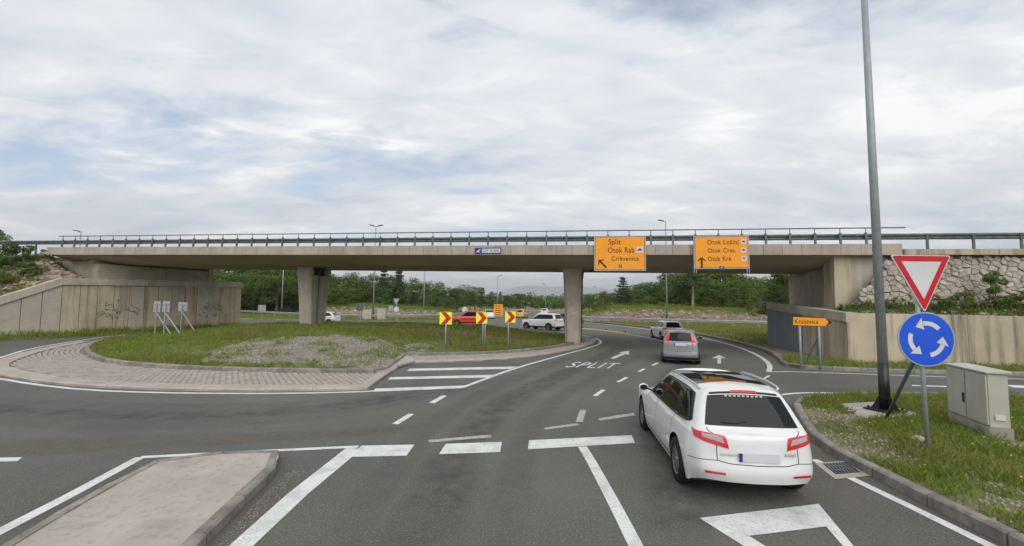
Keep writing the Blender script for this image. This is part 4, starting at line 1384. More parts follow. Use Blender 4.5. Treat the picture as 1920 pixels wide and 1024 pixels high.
def overhead(px0, px1, py0, py1, label, rows, extra):
    a, b = B(0, -.22, 0), B(10, -.22, 0)
    a.z = b.z = 0
    p0, p1 = on_line(a, b, px0), on_line(a, b, px1)
    zt, zb = P(px0, py0, p0.y).z, P(px0, py1, p0.y).z
    w, h = (p1 - p0).length, zt - zb
    t = thing('direction_sign', label, 'road sign', (p0.x, p0.y, zb), BROT)
    pn = board('panel', t, w, h, material=BACKG, th=0.05)
    e = 0.05
    board('face', t, w - 2*e, h - 2*e, e, e, 0.004, SIGNK, -0.004)
    e = 0.07
    board('orange_face', t, w - 2*e, h - 2*e, e, e, 0.003, ORANGE, -0.0075)
    for u in (.12, .5, .88):
        mb = MB()
        mb.box((w * u, .11, h * .62), (.06, .16, h * .7))
        mb.build('bracket', STEEL, t, world=False)
    for s, u0, u1, v0, v1 in rows:
        fit_text('lettering', s, SIGNK, t, u0 * w, u1 * w, v0 * h, (v1 - v0) * h, -0.010)
    for kind, u0, u1, v0, v1 in extra:
        if kind == 'arrow':
            flat_poly('arrow', arrow_poly(u0 * w, v0 * h, u1 * w, v1 * h, .10, .19, .24), SIGNK, t, -0.010)
        else:
            ic = board('pictogram', t, (u1 - u0) * w, (v1 - v0) * h, u0 * w, v0 * h, .003, NAVY if kind == 'blue' else SIGNW, -0.0105)
            ww, hh = (u1 - u0) * w, (v1 - v0) * h
            if kind in ('car', 'plane'):
                mesh_obj('symbol', [(u0 * w + p[0] * ww, -0.0115, v0 * h + p[1] * hh) for p in (CARICON if kind == 'car' else PLANEICON)], [tuple(range(len(CARICON if kind == 'car' else PLANEICON)))], NAVY, ic, world=False)
            elif kind == 'blue':
                fit_text('road_number', '8' if u0 < .52 and u1 < .55 else '102', SIGNW, t, (u0 * .7 + u1 * .3) * w if u0 < .5 else (u0 * .9 + u1 * .1) * w, (u0 * .3 + u1 * .7) * w if u0 < .5 else (u0 * .1 + u1 * .9) * w, (v0 * .75 + v1 * .25) * h, (v1 - v0) * .5 * h, -0.0125)
    return t, w, h
c1 = lambda x, y: ((x - 92) / 578, (467 - y) / 386)
def rr1(s, x0, x1, yb, yt): return (s, *(c1(x0, 0)[0], c1(x1, 0)[0]), c1(0, yb)[1], c1(0, yt)[1])
overhead(1114.5, 1212, 443.5, 508, 'orange overhead sign reading Split, Otok Rab and Crikvenica with slanting arrow', [rr1('Split', 255, 393, 175, 115), rr1('Otok Rab', 250, 543, 268, 208), rr1('Crikvenica', 290, 592, 356, 308)],
         [('arrow', *[c1(230, 432)[0], c1(143, 343)[0], c1(230, 432)[1], c1(143, 343)[1]]), ('car', c1(568, 0)[0], c1(638, 0)[0], c1(0, 270)[1], c1(0, 203)[1]), ('blue', c1(370, 0)[0], c1(404, 0)[0], c1(0, 432)[1], c1(0, 399)[1])])
c2 = lambda x, y: ((x - 1215) / 625, (447 - y) / 372)
def rr2(s, x0, x1, yb, yt): return (s, *(c2(x0, 0)[0], c2(x1, 0)[0]), c2(0, yb)[1], c2(0, yt)[1])
t, w, h = overhead(1302.5, 1407, 443, 504.5, 'orange overhead sign listing Otok Lošinj, Cres and Krk with upward arrow', [rr2('Otok Lošinj', 1372, 1722, 172, 122), rr2('Otok Cres', 1375, 1680, 265, 216), rr2('Otok Krk', 1375, 1642, 358, 309)],
         [('arrow', c2(1303, 0)[0], c2(1303, 0)[0], c2(0, 436)[1], c2(0, 312)[1]), ('car', c2(1752, 0)[0], c2(1806, 0)[0], c2(0, 172)[1], c2(0, 118)[1]), ('car', c2(1752, 0)[0], c2(1806, 0)[0], c2(0, 266)[1], c2(0, 212)[1]), ('plane', c2(1752, 0)[0], c2(1808, 0)[0], c2(0, 358)[1], c2(0, 304)[1]), ('blue', c2(1502, 0)[0], c2(1558, 0)[0], c2(0, 441)[1], c2(0, 417)[1])])
for u in (.004, .045, .955, .996):
    mb = MB()
    mb.box((w * u, .03, h * .44), (.035, .05, h * 1.12))
    mb.build('frame_post', STEEL, t, world=False)
# company plate on the fascia
a, b = B(0, -.03, 0), B(10, -.03, 0)
a.z = b.z = 0
p0, p1 = on_line(a, b, 889.5), on_line(a, b, 939)
zb, zt = P(889, 476, p0.y).z, P(889, 465, p0.y).z
w, h = (p1 - p0).length, zt - zb
gp_ = thing('company_plate', 'small blue and white plate reading GP KRK on the bridge edge', 'sign', (p0.x, p0.y, zb), BROT)
board('panel', gp_, w, h, material=NAVY, th=.02)
board('white_field', gp_, w * .70, h * .68, w * .27, h * .16, .003, SIGNW, -.003)
fit_text('lettering', 'GP KRK', NAVY, gp_, w * .30, w * .94, h * .30, h * .40, -.006)
flat_poly('emblem', [(w * .05, h * .25), (w * .12, h * .62), (w * .2, h * .8), (w * .23, h * .72), (w * .16, h * .5), (w * .2, h * .25)], SIGNW, gp_, -.004)

# ------------------------------------------------------------------ chevron boards on the island
def chevron(px, py_base, x0, x1, y0, y1, label, brace):
    g = G(px, py_base, 0.22)
    z0 = zmound(g.x, g.y)
    g = G(px, py_base, z0)
    a, b = P(x0, y1, g.y), P(x1, y0, g.y)
    w, h = b.x - a.x, b.z - a.z
    t = thing('chevron_sign', label, 'road sign', (g.x, g.y, z0), 0, 'chevron boards on the roundabout mound')
    xx, zz = a.x - g.x, a.z - z0
    board('panel', t, w, h, xx, zz, .02, BACKG, -.02)
    board('face', t, w * .98, h * .98, xx + w * .01, zz + h * .01, .003, LIME, -.024)
    q = lambda u, v: (xx + u * w, zz + v * h)
    flat_poly('chevron', [q(.10, .02), q(.52, .02), q(.97, .5), q(.52, .98), q(.10, .98), q(.52, .5)], SIGNR, t, -.027)
    mb = MB()
    mb.tube((0, 0.01, -.2), (0, 0.01, zz + h * .9), .038, n=10)
    if brace == 2:
        mb.tube((.12, 0.05, -.2), (.12, 0.05, zz + h * .5), .03, n=8)
    mb.build('post', STEEL, t, world=False, smooth=True)
    if brace == 1:
        mb = MB()
        mb.tube((.3, .5, -.2), (.02, .03, zz + .1), .03, n=8)
        mb.build('brace', RAILS, t, world=False, smooth=True)
chevron(835, 654, 824, 847.5, 585, 608.5, 'yellow and red chevron board nearest the left pier, post braced', 1)
chevron(905, 651, 892.5, 914, 585.5, 607, 'yellow and red chevron board in front of the rear of the red car', 2)
chevron(953, 653, 947, 967, 584, 605, 'yellow and red chevron board nearest the white sport utility car', 0)
# backs of boards facing the other way
def back_board(pxs, y0, y1, base, brace, label):
    g = G(pxs[0] + 5, base, 0.35)
    z0 = zmound(g.x, g.y)
    g = G(pxs[0] + 5, base, z0)
    t = thing('chevron_board', label, 'road sign', (g.x, g.y, z0), 0, 'chevron boards seen from behind')
    a, b = P(pxs[0], y1, g.y), P(pxs[1], y0, g.y)
    w, h = b.x - a.x, b.z - a.z
    xx, zz = a.x - g.x, a.z - z0
    board('panel', t, w, h, xx, zz, .02, BACKG, -.02)
    mb = MB()
    for v in (.3, .7):
        mb.box((xx + w / 2, -.035, zz + h * v), (w * .9, .03, .05))
    mb.build('stiffener', STEEL, t, world=False)
    mb = MB()
    mb.tube((xx + w * .5, -.07, -.2), (xx + w * .5, -.07, zz + h * .8), .035, n=8)
    mb.build('post', STEEL, t, world=False)
    e = P(brace[1][0], brace[1][1], g.y - .9)
    mb = MB()
    mb.tube((xx + w * .55, -.07, zz - .05), (e.x - g.x, -.8, e.z - z0 - .05), .04, n=8)
    mb.build('brace', STEEL, t, world=False)
back_board((288, 302), 565, 585, 628, ((298, 589), (324, 634)), 'grey back of the leftmost braced board by the left wall')
back_board((304.5, 319), 565, 585, 628, ((315, 591), (340, 631)), 'grey back of the middle braced board by the left wall')
back_board((334, 352), 567, 583.5, 624, ((345, 589), (365, 623)), 'grey back of the braced board nearest the left pier')

# ------------------------------------------------------------------ give way and roundabout sign, right
g = G(1741, 846, .135)
sy = thing('roundabout_sign', 'red triangle over blue roundabout disc on one thin post beside the cabinet', 'road sign', (g.x, g.y, .135), R(-3))
D = g.y
pc = P(1736, 636, D - .05)
rad = 49.0 / FOC * (D - .05) * 1.03
zc = pc.z - .135
xc = pc.x - g.x
mb = MB()
mb.tube((0, 0, -.25), (-.07, 0, 3.35), .036, n=14)
mb.build('post', STEEL, sy, world=False, smooth=True)
def disc(r, y0, y1, m, name, par, n=48):
    mb = MB()
    mb.slab([(xc + r * math.cos(2 * math.pi * k / n), zc + r * math.sin(2 * math.pi * k / n)) for k in range(n)], y0, y1)
    return mb.build(name, m, par, world=False)
disc(rad, -.065, -.045, BACKG, 'disc', sy)
disc(rad * .955, -.068, -.066, SIGNB, 'blue_face', sy)
for k in range(3):
    a0 = R(40 + 120 * k)
    pts_o, pts_i = [], []
    r1_, r2_ = .60, .40
    r1_, r2_ = .66, .50
    A = [a0 + R(60) * j / 8 for j in range(9)]
    po = [(r1_ * math.cos(a), r1_ * math.sin(a)) for a in A]
    pi_ = [(r2_ * math.cos(a), r2_ * math.sin(a)) for a in A]
    ae = A[-1]
    tip = (.58 * math.cos(ae + R(30)), .58 * math.sin(ae + R(30)))
    h1, h2 = (.80 * math.cos(ae + R(1)), .80 * math.sin(ae + R(1))), (.36 * math.cos(ae + R(1)), .36 * math.sin(ae + R(1)))
    V = [(xc + rad * p[0], -.071, zc + rad * p[1]) for p in po + pi_ + [h1, tip, h2]]
    F = [(j + 9, j, j + 1, j + 10) for j in range(8)] + [(18, 19, 20)]
    mesh_obj('arrow', V, [f[::-1] for f in F], SIGNW, sy, world=False)
tl, trr, tb = P(1671, 477.5, D - .05), P(1779, 479.5, D - .05), P(1733, 586, D - .05)
tri = [Vector((p.x - g.x, p.z - .135)) for p in (tl, trr, tb)]
ctr = (tri[0] + tri[1] + tri[2]) / 3
def rtri(k, rad_):
    r_ = []
    q = [ctr + (p - ctr) * k for p in tri]
    for i in range(3):
        p, a, b = q[i], q[i - 1], q[(i + 1) % 3]
        for j in range(5):
            w_ = j / 4
            e0 = p + (a - p).normalized() * rad_
            e1 = p + (b - p).normalized() * rad_
            r_.append(tuple((e0 * (1 - w_) + p * w_) * (1 - w_) + (p * (1 - w_) + e1 * w_) * w_))
    return r_[::-1]
def tri_part(k, rad_, y0, y1, m, name):
    mb = MB()
    mb.slab(rtri(k, rad_), y0, y1)
    return mb.build(name, m, sy, world=False)
tri_part(1.0, .06, -.065, -.045, SIGNW, 'triangle')
tri_part(.955, .05, -.068, -.066, SIGNR, 'red_border')
tri_part(.655, .012, -.071, -.069, SIGNW, 'white_field')
bz = G(1643, 784, .135)
mb = MB()
mb.tube((bz.x - g.x, bz.y - g.y, -.1), (-.1, .04, 1.66), .033, n=10)
mb.build('brace', RAILS, sy, world=False, smooth=True)
rs = random.Random(2)
q = G(1735, 834, .135)
rk = rock(None, (q.x - .02, q.y + .12, .17), .16, 'stone_block')
rk.data = rk.data.copy()
rk.data.materials[0] = STONE
tag(rk, 'pale loose stone lying at the foot of the roundabout sign post', 'stone')

# ------------------------------------------------------------------ direction arrow sign by the right wall
g0, g1 = G(1502, 688, .12), G(1541, 689, .12)
ks_ = thing('direction_arrow_sign', 'orange arrow board reading Kraljevica on two posts before the right wall', 'road sign', ((g0.x + g1.x) / 2, g0.y, .12), 0)
Yk = g0.y
f = lambda px, py: (P(px, py, Yk).x - ks_.location.x, P(px, py, Yk).z - .12)
mb = MB()
mb.slab([f(1485, 610), f(1546, 612), f(1558, 604.5), f(1546, 596.5), f(1485, 594)], -.06, -.04)
mb.build('panel', SIGNK, ks_, world=False)
mb = MB()
mb.slab([f(1485.4, 609.5), f(1546, 611.5), f(1552, 604.3), f(1546, 597), f(1485.4, 594.5)], -.064, -.061)
mb.build('orange_face', ORANGE, ks_, world=False)
a, b = f(1489, 606.5), f(1532, 606.5)
fit_text('lettering', 'Kraljevica', SIGNK, ks_, a[0], b[0], a[1], .19, -.068)
for gg in (g0, g1):
    mb = MB()
    mb.tube((gg.x - ks_.location.x, 0, -.2), (gg.x - ks_.location.x, 0, f(1500, 597)[1]), .045, n=10)
    mb.build('post', STEEL, ks_, world=False, smooth=True)
mb = MB()
e = g1.x - ks_.location.x
mb.tube((e - .35, .55, -.1), (e - .02, .03, 1.25), .03, n=8)
mb.build('brace', RAILS, ks_, world=False)

# ------------------------------------------------------------------ lamp posts
def lamp(base, height, r0, r1, label, heads=2, sleeve=1.1, arm=0.9, group='street lamps', flange=False, base_mat=BLACK, arm_dir=None):
    t = thing('street_lamp', label, 'street lamp', base, 0, group)
    mb = MB()
    rm = lambda z: r0 + (r1 - r0) * z / height
    n = 20 if flange else 8
    mb.tube((0, 0, sleeve), (0, 0, height), rm(sleeve), r1, n)
    mb.build('pole', STEEL, t, world=False, smooth=True)
    mb = MB()
    mb.tube((0, 0, 0), (0, 0, sleeve), r0 * 1.06, rm(sleeve) * 1.05, n)
    mb.build('sleeve', base_mat, t, world=False, smooth=True)
    if flange:
        mb = MB()
        mb.box((0, 0, .03), (.62, .62, .03), R(20))
        for k in range(4):
            a = R(65 + 90 * k)
            mb.tube((.33 * math.cos(a), .33 * math.sin(a), .045), (.33 * math.cos(a), .33 * math.sin(a), .10), .025, n=6)
            d = Vector((math.cos(a), math.sin(a), 0))
            nrm = Vector((-d.y, d.x, 0)) * .012
            for sg in (1, -1):
                pts_ = [d * (r0 + .005) + Vector((0, 0, .045)), d * (r0 + .17) + Vector((0, 0, .045)), d * (r0 + .005) + Vector((0, 0, .34))]
                mb.face([p + nrm * sg for p in (pts_ if sg < 0 else pts_[::-1])])
        mb.build('base_plate', BLACK, t, world=False)
    for sgn in ((1, -1) if heads == 2 else (arm_dir or -1,)):
        mb = MB()
        mb.tube((0, 0, height - .12), (sgn * arm * .45, 0, height + .02), .035, n=6)
        mb.hexa([(sgn*arm*.3, -.14, height), (sgn*arm, -.14, height+.10), (sgn*arm, .14, height+.10), (sgn*arm*.3, .14, height), (sgn*arm*.3, -.14, height+.10), (sgn*arm, -.14, height+.2), (sgn*arm, .14, height+.2), (sgn*arm*.3, .14, height+.10)])
        mb.build('lamp_head', TRIMK, t, world=False)
    return t
g = G(1660, 771, .14)
slab_b = [Vector((p[0], p[1], 0)) for p in SLAB]
sl = tag(mesh_obj('lamp_foundation', [(p.x, p.y, .15) for p in slab_b] + [(p.x, p.y, .05) for p in slab_b], [tuple(range(4))[::-1]] + [(k, (k+1) % 4, 4 + (k+1) % 4, 4 + k) for k in range(4)], SLABC), 'pale flat concrete slab around the foot of the near lamp post', 'slab')
near = lamp((g.x, g.y, .15), 12.0, .110, .066, 'tall grey lamp post with black base on the near right verge', heads=1, flange=True, sleeve=1.17)
near.rotation_euler = (0, R(-.25), 0)
def lamp_at(px, Y, ytop, label, heads=2, z0=0.1, r=.13, **k):
    p = P(px, ytop, Y)
    lamp((p.x, Y, z0), p.z - z0, r, .06, label, heads, **k)
lamp_at(705, 64, 424, 'grey double lamp post between the two beige cabinets', arm=1.0)
lamp_at(1248, 58, 415, 'grey lamp post rising behind the gap between the two overhead signs', 1, arm=1.0, z0=.12)
lamp_at(533, 78, 472, 'grey lamp post left of the left pier behind the guardrail', arm=.1)
lamp_at(797, 74, 474, 'grey lamp post by the wood left of the chevron boards', arm=.1)
lamp_at(933, 100, 518, 'far lamp post above the small orange board', 1, arm=.9, arm_dir=1, sleeve=.6)
lamp_at(1023, 120, 533, 'thin far lamp post just left of the right pier', 1, arm=.8, sleeve=.6)
lamp_at(1118, 130, 538, 'thin far lamp post just right of the right pier', 1, arm=.8, sleeve=.6)
lamp_at(152, 58, 434, 'far lamp post showing above the left end of the bridge railing', 1, arm=1.0)

# ------------------------------------------------------------------ cabinets
def cabinet(p, w, d, h, rz, label, doors=2, plinth=.22):
    t = thing('utility_cabinet', label, 'utility cabinet', p, rz)
    mb = MB()
    mb.box((w / 2, d / 2, plinth / 2 - .05), (w + .02, d + .02, plinth + .1))
    mb.build('plinth', PLINTH, t, world=False)
    mb = MB()
    mb.box((w / 2, d / 2, plinth + (h - plinth) / 2), (w - .03, d - .03, h - plinth))
    bevel(mb.build('body', CABIN, t, world=False), .012)
    mb = MB()
    mb.hexa([(-.03, -.03, h), (w + .03, -.03, h), (w + .03, d + .03, h), (-.03, d + .03, h), (-.03, -.03, h + .03), (w + .03, -.03, h + .03), (w + .03, d + .03, h + .06), (-.03, d + .03, h + .06)])
    bevel(mb.build('lid', CABIN, t, world=False), .01)
    for k in range(doors):
        mb = MB()
        mb.box((w * (k + .5) / doors, -.002, plinth + (h - plinth) * .5), (w / doors - .045, .03, (h - plinth) - .08))
        dr = bevel(mb.build('door', CABIN, t, world=False), .006)
        if k == 0:
            mb = MB()
            mb.box((w / doors - .06 if doors > 1 else w * .8, -.024, plinth + (h - plinth) * .42), (.055, .02, .2))
            hd = mb.build('handle', BLACK, t, world=False)
            hd.parent = dr
            mb = MB()
            mb.tube((w / doors - .06, -.017, plinth + (h - plinth) * .72), (w / doors - .06, -.023, plinth + (h - plinth) * .72), .035, n=12)
            hd = mb.build('lock', CABIN, t, world=False)
            hd.parent = dr
    return t
ga, gb = G(1780, 790, .13), G(1857, 823, .13)
wv_ = gb - ga
cb = cabinet((ga.x, ga.y, .13), wv_.length, .34, 1.27, math.atan2(wv_.y, wv_.x), 'beige double door utility cabinet on the near right verge')
mb = MB()
mb.box((wv_.length + .002, .17, .42), (.02, .15, .1))
mb.build('label_plate', SIGNW, cb, world=False)
p = P(679, 601.5, 61)
cabinet((p.x, 61, .1), 1.25, .5, 1.4, 0, 'beige roadside cabinet left of the far double lamp post', 1, .1)
p = P(703.5, 602, 61)
cabinet((p.x + .25, 61, .1), 1.15, .5, 1.6, 0, 'beige roadside cabinet right of the far double lamp post', 1, .1)

# ------------------------------------------------------------------ drain grate
dg = thing('drain_grate', 'square iron drain grate in concrete beside the right kerb', 'drain grate', G(1578, 878))
cs = [G(1527, 869), G(1592, 864.5), G(1634, 893), G(1566, 899.5)]
mesh_obj('surround', [(p.x, p.y, .008) for p in cs], [(3, 2, 1, 0)], SLABC, dg)
ins = [G(1543, 871), G(1588, 867.5), G(1614, 886.5), G(1567, 890.5)]
mesh_obj('pit', [(p.x, p.y, .0095) for p in ins], [(3, 2, 1, 0)], DARK, dg)
for k in range(8):
    u0, u1 = (k + .2) / 8, (k + .72) / 8
    mb = MB()
    q4 = [ins[0].lerp(ins[1], u0), ins[0].lerp(ins[1], u1), ins[3].lerp(ins[2], u1), ins[3].lerp(ins[2], u0)]
    mb.hexa([(p.x, p.y, .0105) for p in q4[::-1]] + [(p.x, p.y, .02) for p in q4[::-1]])
    mb.build('bar', RAILS, dg)
for v in (.33, .66):
    mb = MB()
    q4 = [ins[0].lerp(ins[3], v - .03), ins[1].lerp(ins[2], v - .03), ins[1].lerp(ins[2], v + .03), ins[0].lerp(ins[3], v + .03)]
    mb.hexa([(p.x, p.y, .0106) for p in q4[::-1]] + [(p.x, p.y, .022) for p in q4[::-1]])
    mb.build('bar', RAILS, dg)

# ------------------------------------------------------------------ yellow lane separator
ys = thing('lane_separator', 'low yellow rubber lane divider on the road right of the right pier', 'lane divider', G(1135, 622))
pl = smooth_line([G(*p) for p in ((1080, 616), (1110, 618), (1145, 622), (1182, 627.5))], 1)
pl = resample(pl, 1.0)
for a, b in zip(pl[:-1], pl[1:]):
    d = (b - a).normalized()
    n_ = Vector((-d.y, d.x, 0))
    mb = MB()
    b2 = b - d * .03
    mb.hexa([a - n_*.13, b2 - n_*.13, b2 + n_*.13, a + n_*.13, a - n_*.06 + Vector((0, 0, .11)), b2 - n_*.06 + Vector((0, 0, .11)), b2 + n_*.06 + Vector((0, 0, .11)), a + n_*.06 + Vector((0, 0, .11))])
    mb.build('divider_block', YPAINT, ys)
for k in (1, len(pl) // 2, len(pl) - 2):
    mb = MB()
    mb.box(pl[k] + Vector((0, 0, .17)), (.1, .1, .12))
    mb.build('reflector', TRIMK, ys)

# ------------------------------------------------------------------ far guardrails
def far_rail(pts, label, z=.1, material=FARRAIL, step=2.6):
    pts = resample([Vector(p) for p in pts], 4.0)
    t = thing('guardrail', label, 'guardrail', pts[len(pts) // 2] + Vector((0, 0, z)))
    nn = []
    for i, p in enumerate(pts):
        d = (pts[min(i + 1, len(pts) - 1)] - pts[max(0, i - 1)]).normalized()
        nn.append(Vector((d.y, -d.x, 0)))
    for i in range(len(pts) - 1):
        wbeam([(pts[i], nn[i]), (pts[i + 1], nn[i + 1])], z + .44, t, material)
    for p in resample(pts, step):
        mb = MB()
        mb.box(p + Vector((0, .06, z + .36)), (.1, .08, .8))
        mb.build('post', material, t)
def rp(px, py, z=.7):
    return Vector((*G(px, py, z)[:2], 0))
far_rail([rp(1075, 594), rp(1088, 595.5), rp(1180, 598.5), rp(1300, 602), rp(1437, 605), rp(1520, 607)], 'pale steel guardrail below the rocky bank right of the right pier', z=.12)
far_rail([Vector((-62, 93, 0)), rp(455, 583.5), rp(540, 587.5), rp(640, 591.5), rp(720, 592.5), rp(800, 592), rp(850, 590.5)], 'pale steel guardrail along the far road behind the left pier')
far_rail([rp(845, 590), rp(880, 586), rp(930, 583.2), rp(1000, 582.6), rp(1085, 583.8)], 'distant pale guardrail beyond the yellow car')
# ------------------------------------------------------------------ far signs
def far_sign(px, Y, pbase, parts, label, rz=0.0, z0=.1, pxpost=None, dark=False):
    p = P(pxpost or px, pbase, Y)
    t = thing('road_sign', label, 'road sign', (p.x, Y, z0), rz, None)
    f = lambda x, y: (P(x, y, Y).x - p.x, P(x, y, Y).z - z0)
    top = 0
    for kind, x0, y0, x1, y1, m in parts:
        a, b = f(x0, y1), f(x1, y0)
        mb = MB()
        if kind == 'box':
            mb.slab([a, (b[0], a[1]), b, (a[0], b[1])], -.06, -.03)
        elif kind == 'disc':
            cx, cz, r = (a[0] + b[0]) / 2, (a[1] + b[1]) / 2, (b[0] - a[0]) / 2
            mb.slab([(cx + r * math.cos(k * math.pi / 12), cz + r * math.sin(k * math.pi / 12)) for k in range(24)], -.06, -.03)
        else:
            mb.slab([((a[0] + b[0]) / 2, a[1]), b, (a[0], b[1])], -.06, -.03)
        mb.build('panel', m, t, world=False)
        top = max(top, b[1])
    mb = MB()
    mb.tube((0, 0, -.2), (0, 0, top - .1), .04, n=8)
    mb.build('post', STEEL, t, world=False)
    return t
far_sign(743, 56, 602, [('tri', 737, 560, 749, 572.5, BACKG), ('disc', 738, 573, 748.5, 587, SIGNW)], 'backs of a triangular and a round sign on one far post')
far_sign(733, 54, 612, [('box', 728.5, 573, 737, 583, BACKG)], 'small grey sign back on a thin post beside the triangular sign back', pxpost=731)
far_sign(675, 57, 604, [('box', 669, 570, 681, 582, RAILS)], 'dark square sign back left of the beige cabinets')
far_sign(490, 58, 606, [('box', 484, 572, 499, 584, BACKG)], 'grey sign board between left wall and left pier', pxpost=490)
far_sign(871, 60, 600, [('disc', 866, 574.5, 876.5, 586, SIGNW)], 'round white sign standing behind the red car roof')
ob = far_sign(934, 66, 598, [('box', 926, 570.5, 943, 592.5, ORANGE)], 'small far orange board standing on two legs', pxpost=930)
for k in range(5):
    fz = P(934, 573.5 + k * 4, 66).z - .1
    x0, x1 = P(928.5, 580, 66).x - ob.location.x, P(940, 580, 66).x - ob.location.x
    mesh_obj('text_line', [(x0, -.064, fz), (x1, -.064, fz), (x1, -.064, fz - .08), (x0, -.064, fz - .08)], [(3, 2, 1, 0)], SIGNK, ob, world=False)
mb = MB()
mb.tube((P(940, 590, 66).x - ob.location.x, 0, -.2), (P(940, 590, 66).x - ob.location.x, 0, 1.0), .04, n=8)
mb.build('post', STEEL, ob, world=False)
# ------------------------------------------------------------------ vehicles
def car_net(p):
    """control net of half a car body (x >= 0), rows from sill to roof ridge, columns from nose round the side to tail centre"""
    L, w, H = p['L'], p['W'] / 2, p['H']
    F_, Rr = L / 2, -L / 2
    fa, ra = F_ - p['fo'], Rr + p['ro']
    cw, wt = F_ - p['cowl'], F_ - p['wtop']           # windscreen foot and head
    rt_, rb = Rr + p['rtop'], Rr + p['rbase']         # rear window head and foot
    zb, gz = p['belt'], p['sill']
    zbr = p['belt_r']
    hz = p['hood']
    yA = cw - .30
    ys = [F_, F_ - .05, F_ - .24, fa + .44, fa - .46, min(fa - .75, yA - .1), (fa + ra) / 2 - .05, ra + .50, ra - .36, Rr + .34, Rr + .12, Rr + .03, Rr]
    xs = [0, .48, .84, .965, 1.0, 1.0, 1.0, 1.0, .985, .95, .86, .5, 0]
    rows = []
    if p.get('taper'):
        xs[8:12] = [.98, .93, .80, .46]
    up = lambda i: p.get('rear_up', 0) * max(0, i - 8.4) / 1.6 if i < 10 else p.get('rear_up', 0)
    rows.append([(x * w * .94, y - .05 if y > 0 and i < 4 else y + (.06 if i > 8 else 0), gz + up(i)) for i, (x, y) in enumerate(zip(xs, ys))])
    rows.append([(x * w * .985, y, gz + .19 + up(i) * .6) for i, (x, y) in enumerate(zip(xs, ys))])
    zm = p.get('mid', .62)
    rows.append([(x * w, y - (.03 if i < 3 else 0) + (p.get('tail_in', .03) * .5 if i > 9 else 0), zm) for i, (x, y) in enumerate(zip(xs, ys))])
    r3 = []
    for i, (x, y) in enumerate(zip(xs, ys)):
        fr = max(0, 1 - i / 4)
        z = hz + (zb - .07 - hz) * min(1, i / 5) if i < 6 else zb - .07 + (zbr - zb) * (i - 5) / 7
        r3.append((x * w * (.955 if i > 3 else .95), y - (.16 if i < 3 else 0) + (p.get('tail_in', .03) if i > 9 else 0), z))
    rows.append(r3)
    r4 = []
    for i in range(13):
        if i < 5:
            r4.append(([0, .3, .55, .72, .83][i] * w, cw - [0, .01, .06, .13, .21][i], zb + .03 - [0, 0, .01, .02, .03][i]))
        elif i < 10:
            yy = [yA, (fa + ra) / 2 - .05, ra + .42, ra - .30, min(rb + .20, ra - .42)][i - 5]
            r4.append(([.895, .91, .91, .895, .86][i - 5] * w, yy, zb + (zbr - zb) * (i - 5) / 5))
        else:
            r4.append(([.775, .45, 0][i - 10] * w, rb + [.07, .012, 0][i - 10], zbr))
    rows.append(r4)
    r5 = []
    rx = p.get('roofw', .70)
    for i in range(13):
        if i < 5:
            r5.append(([0, .36, .62, .80, .93][i] * rx * w, wt - [0, .01, .04, .09, .17][i], H - [.035, .04, .05, .065, .085][i]))
        elif i < 10:
            yy = [wt - .36, wt * .4 + rt_ * .6 + (wt - rt_) * .22, rt_ * .72 + wt * .28, rt_ * .88 + wt * .12, rt_ + .12][i - 5]
            if i == 5:
                yy = wt - .34
            r5.append(([.985, 1.0, .985, .955, .91][i - 5] * rx * w, yy, H - [.085, .075, .08, .10, .115][i - 5] - p.get('drop', 0) * (i - 5) / 4))
        else:
            r5.append(([.81, .46, 0][i - 10] * rx * w, rt_ + [.03, .0, 0][i - 10], H - [.10, .075, .065][i - 10] - p.get('drop', 0)))
    rows.append(r5)
    ym = (wt + rt_) / 2
    hl = (wt - rt_) / 2
    def zr(y):
        return H - .035 * ((y - ym) / hl) ** 2 - (p.get('drop', 0) * max(0, -(y - ym) / hl))
    y7 = [ym + (q[1] - ym) * .72 for q in r5]
    y6 = [ym + (q[1] - ym) * .9 for q in r5]
    rows.append([(r5[i][0] * .62, y6[i], zr(y6[i]) - .012) for i in range(13)])
    rows.append([(0, y7[i], zr(y7[i])) for i in range(13)])
    return np.array(rows, float)
class Surf:
    def __init__(s, net, k=0.8):
        mirror = net[:, 1:3, :] * np.array([-1, 1, 1])
        mirr2 = net[:, 10:12, :][:, ::-1] * np.array([-1, 1, 1])
        s.ext = np.concatenate([mirror[:, ::-1], net, mirr2], 1)     # two columns beyond each centre line
        s.k = k
    def cr(s, P0, P1, P2, P3, t):
        k = s.k * .5
        m1, m2 = (P2 - P0) * k, (P3 - P1) * k
        t2, t3 = t * t, t * t * t
        return P1 * (2*t3 - 3*t2 + 1) + m1 * (t3 - 2*t2 + t) + P2 * (-2*t3 + 3*t2) + m2 * (t3 - t2)
    def at(s, u, v):
        fl = 1
        if u < 0:
            u, fl = -u, -1
        if u > 12:
            u, fl = 24 - u, -fl
        u = min(12, max(0, u)); v = min(7, max(0, v))
        i = min(11, int(u)); t = u - i
        cols = s.ext[:, i + 1:i + 5]
        c = s.cr(cols[:, 0], cols[:, 1], cols[:, 2], cols[:, 3], t)
        j = min(6, int(v)); q = v - j
        a = c[max(0, j - 1)]; b = c[j]; d = c[j + 1]; e = c[min(7, j + 2)]
        r = s.cr(a, b, d, e, q)
        return Vector((r[0] * fl, r[1], r[2]))
    def nrm(s, u, v):
        h = .04
        a = s.at(u + h, v) - s.at(u - h, v)
        b = s.at(u, min(7, v + h)) - s.at(u, max(0, v - h))
        n = a.cross(b)
        n = n.normalized() if n.length > 1e-9 else Vector((0, 0, 1))
        p = s.at(u, v)
        if n.dot(Vector((p.x, p.y * .3, p.z - .6))) < 0:
            n = -n
        return n
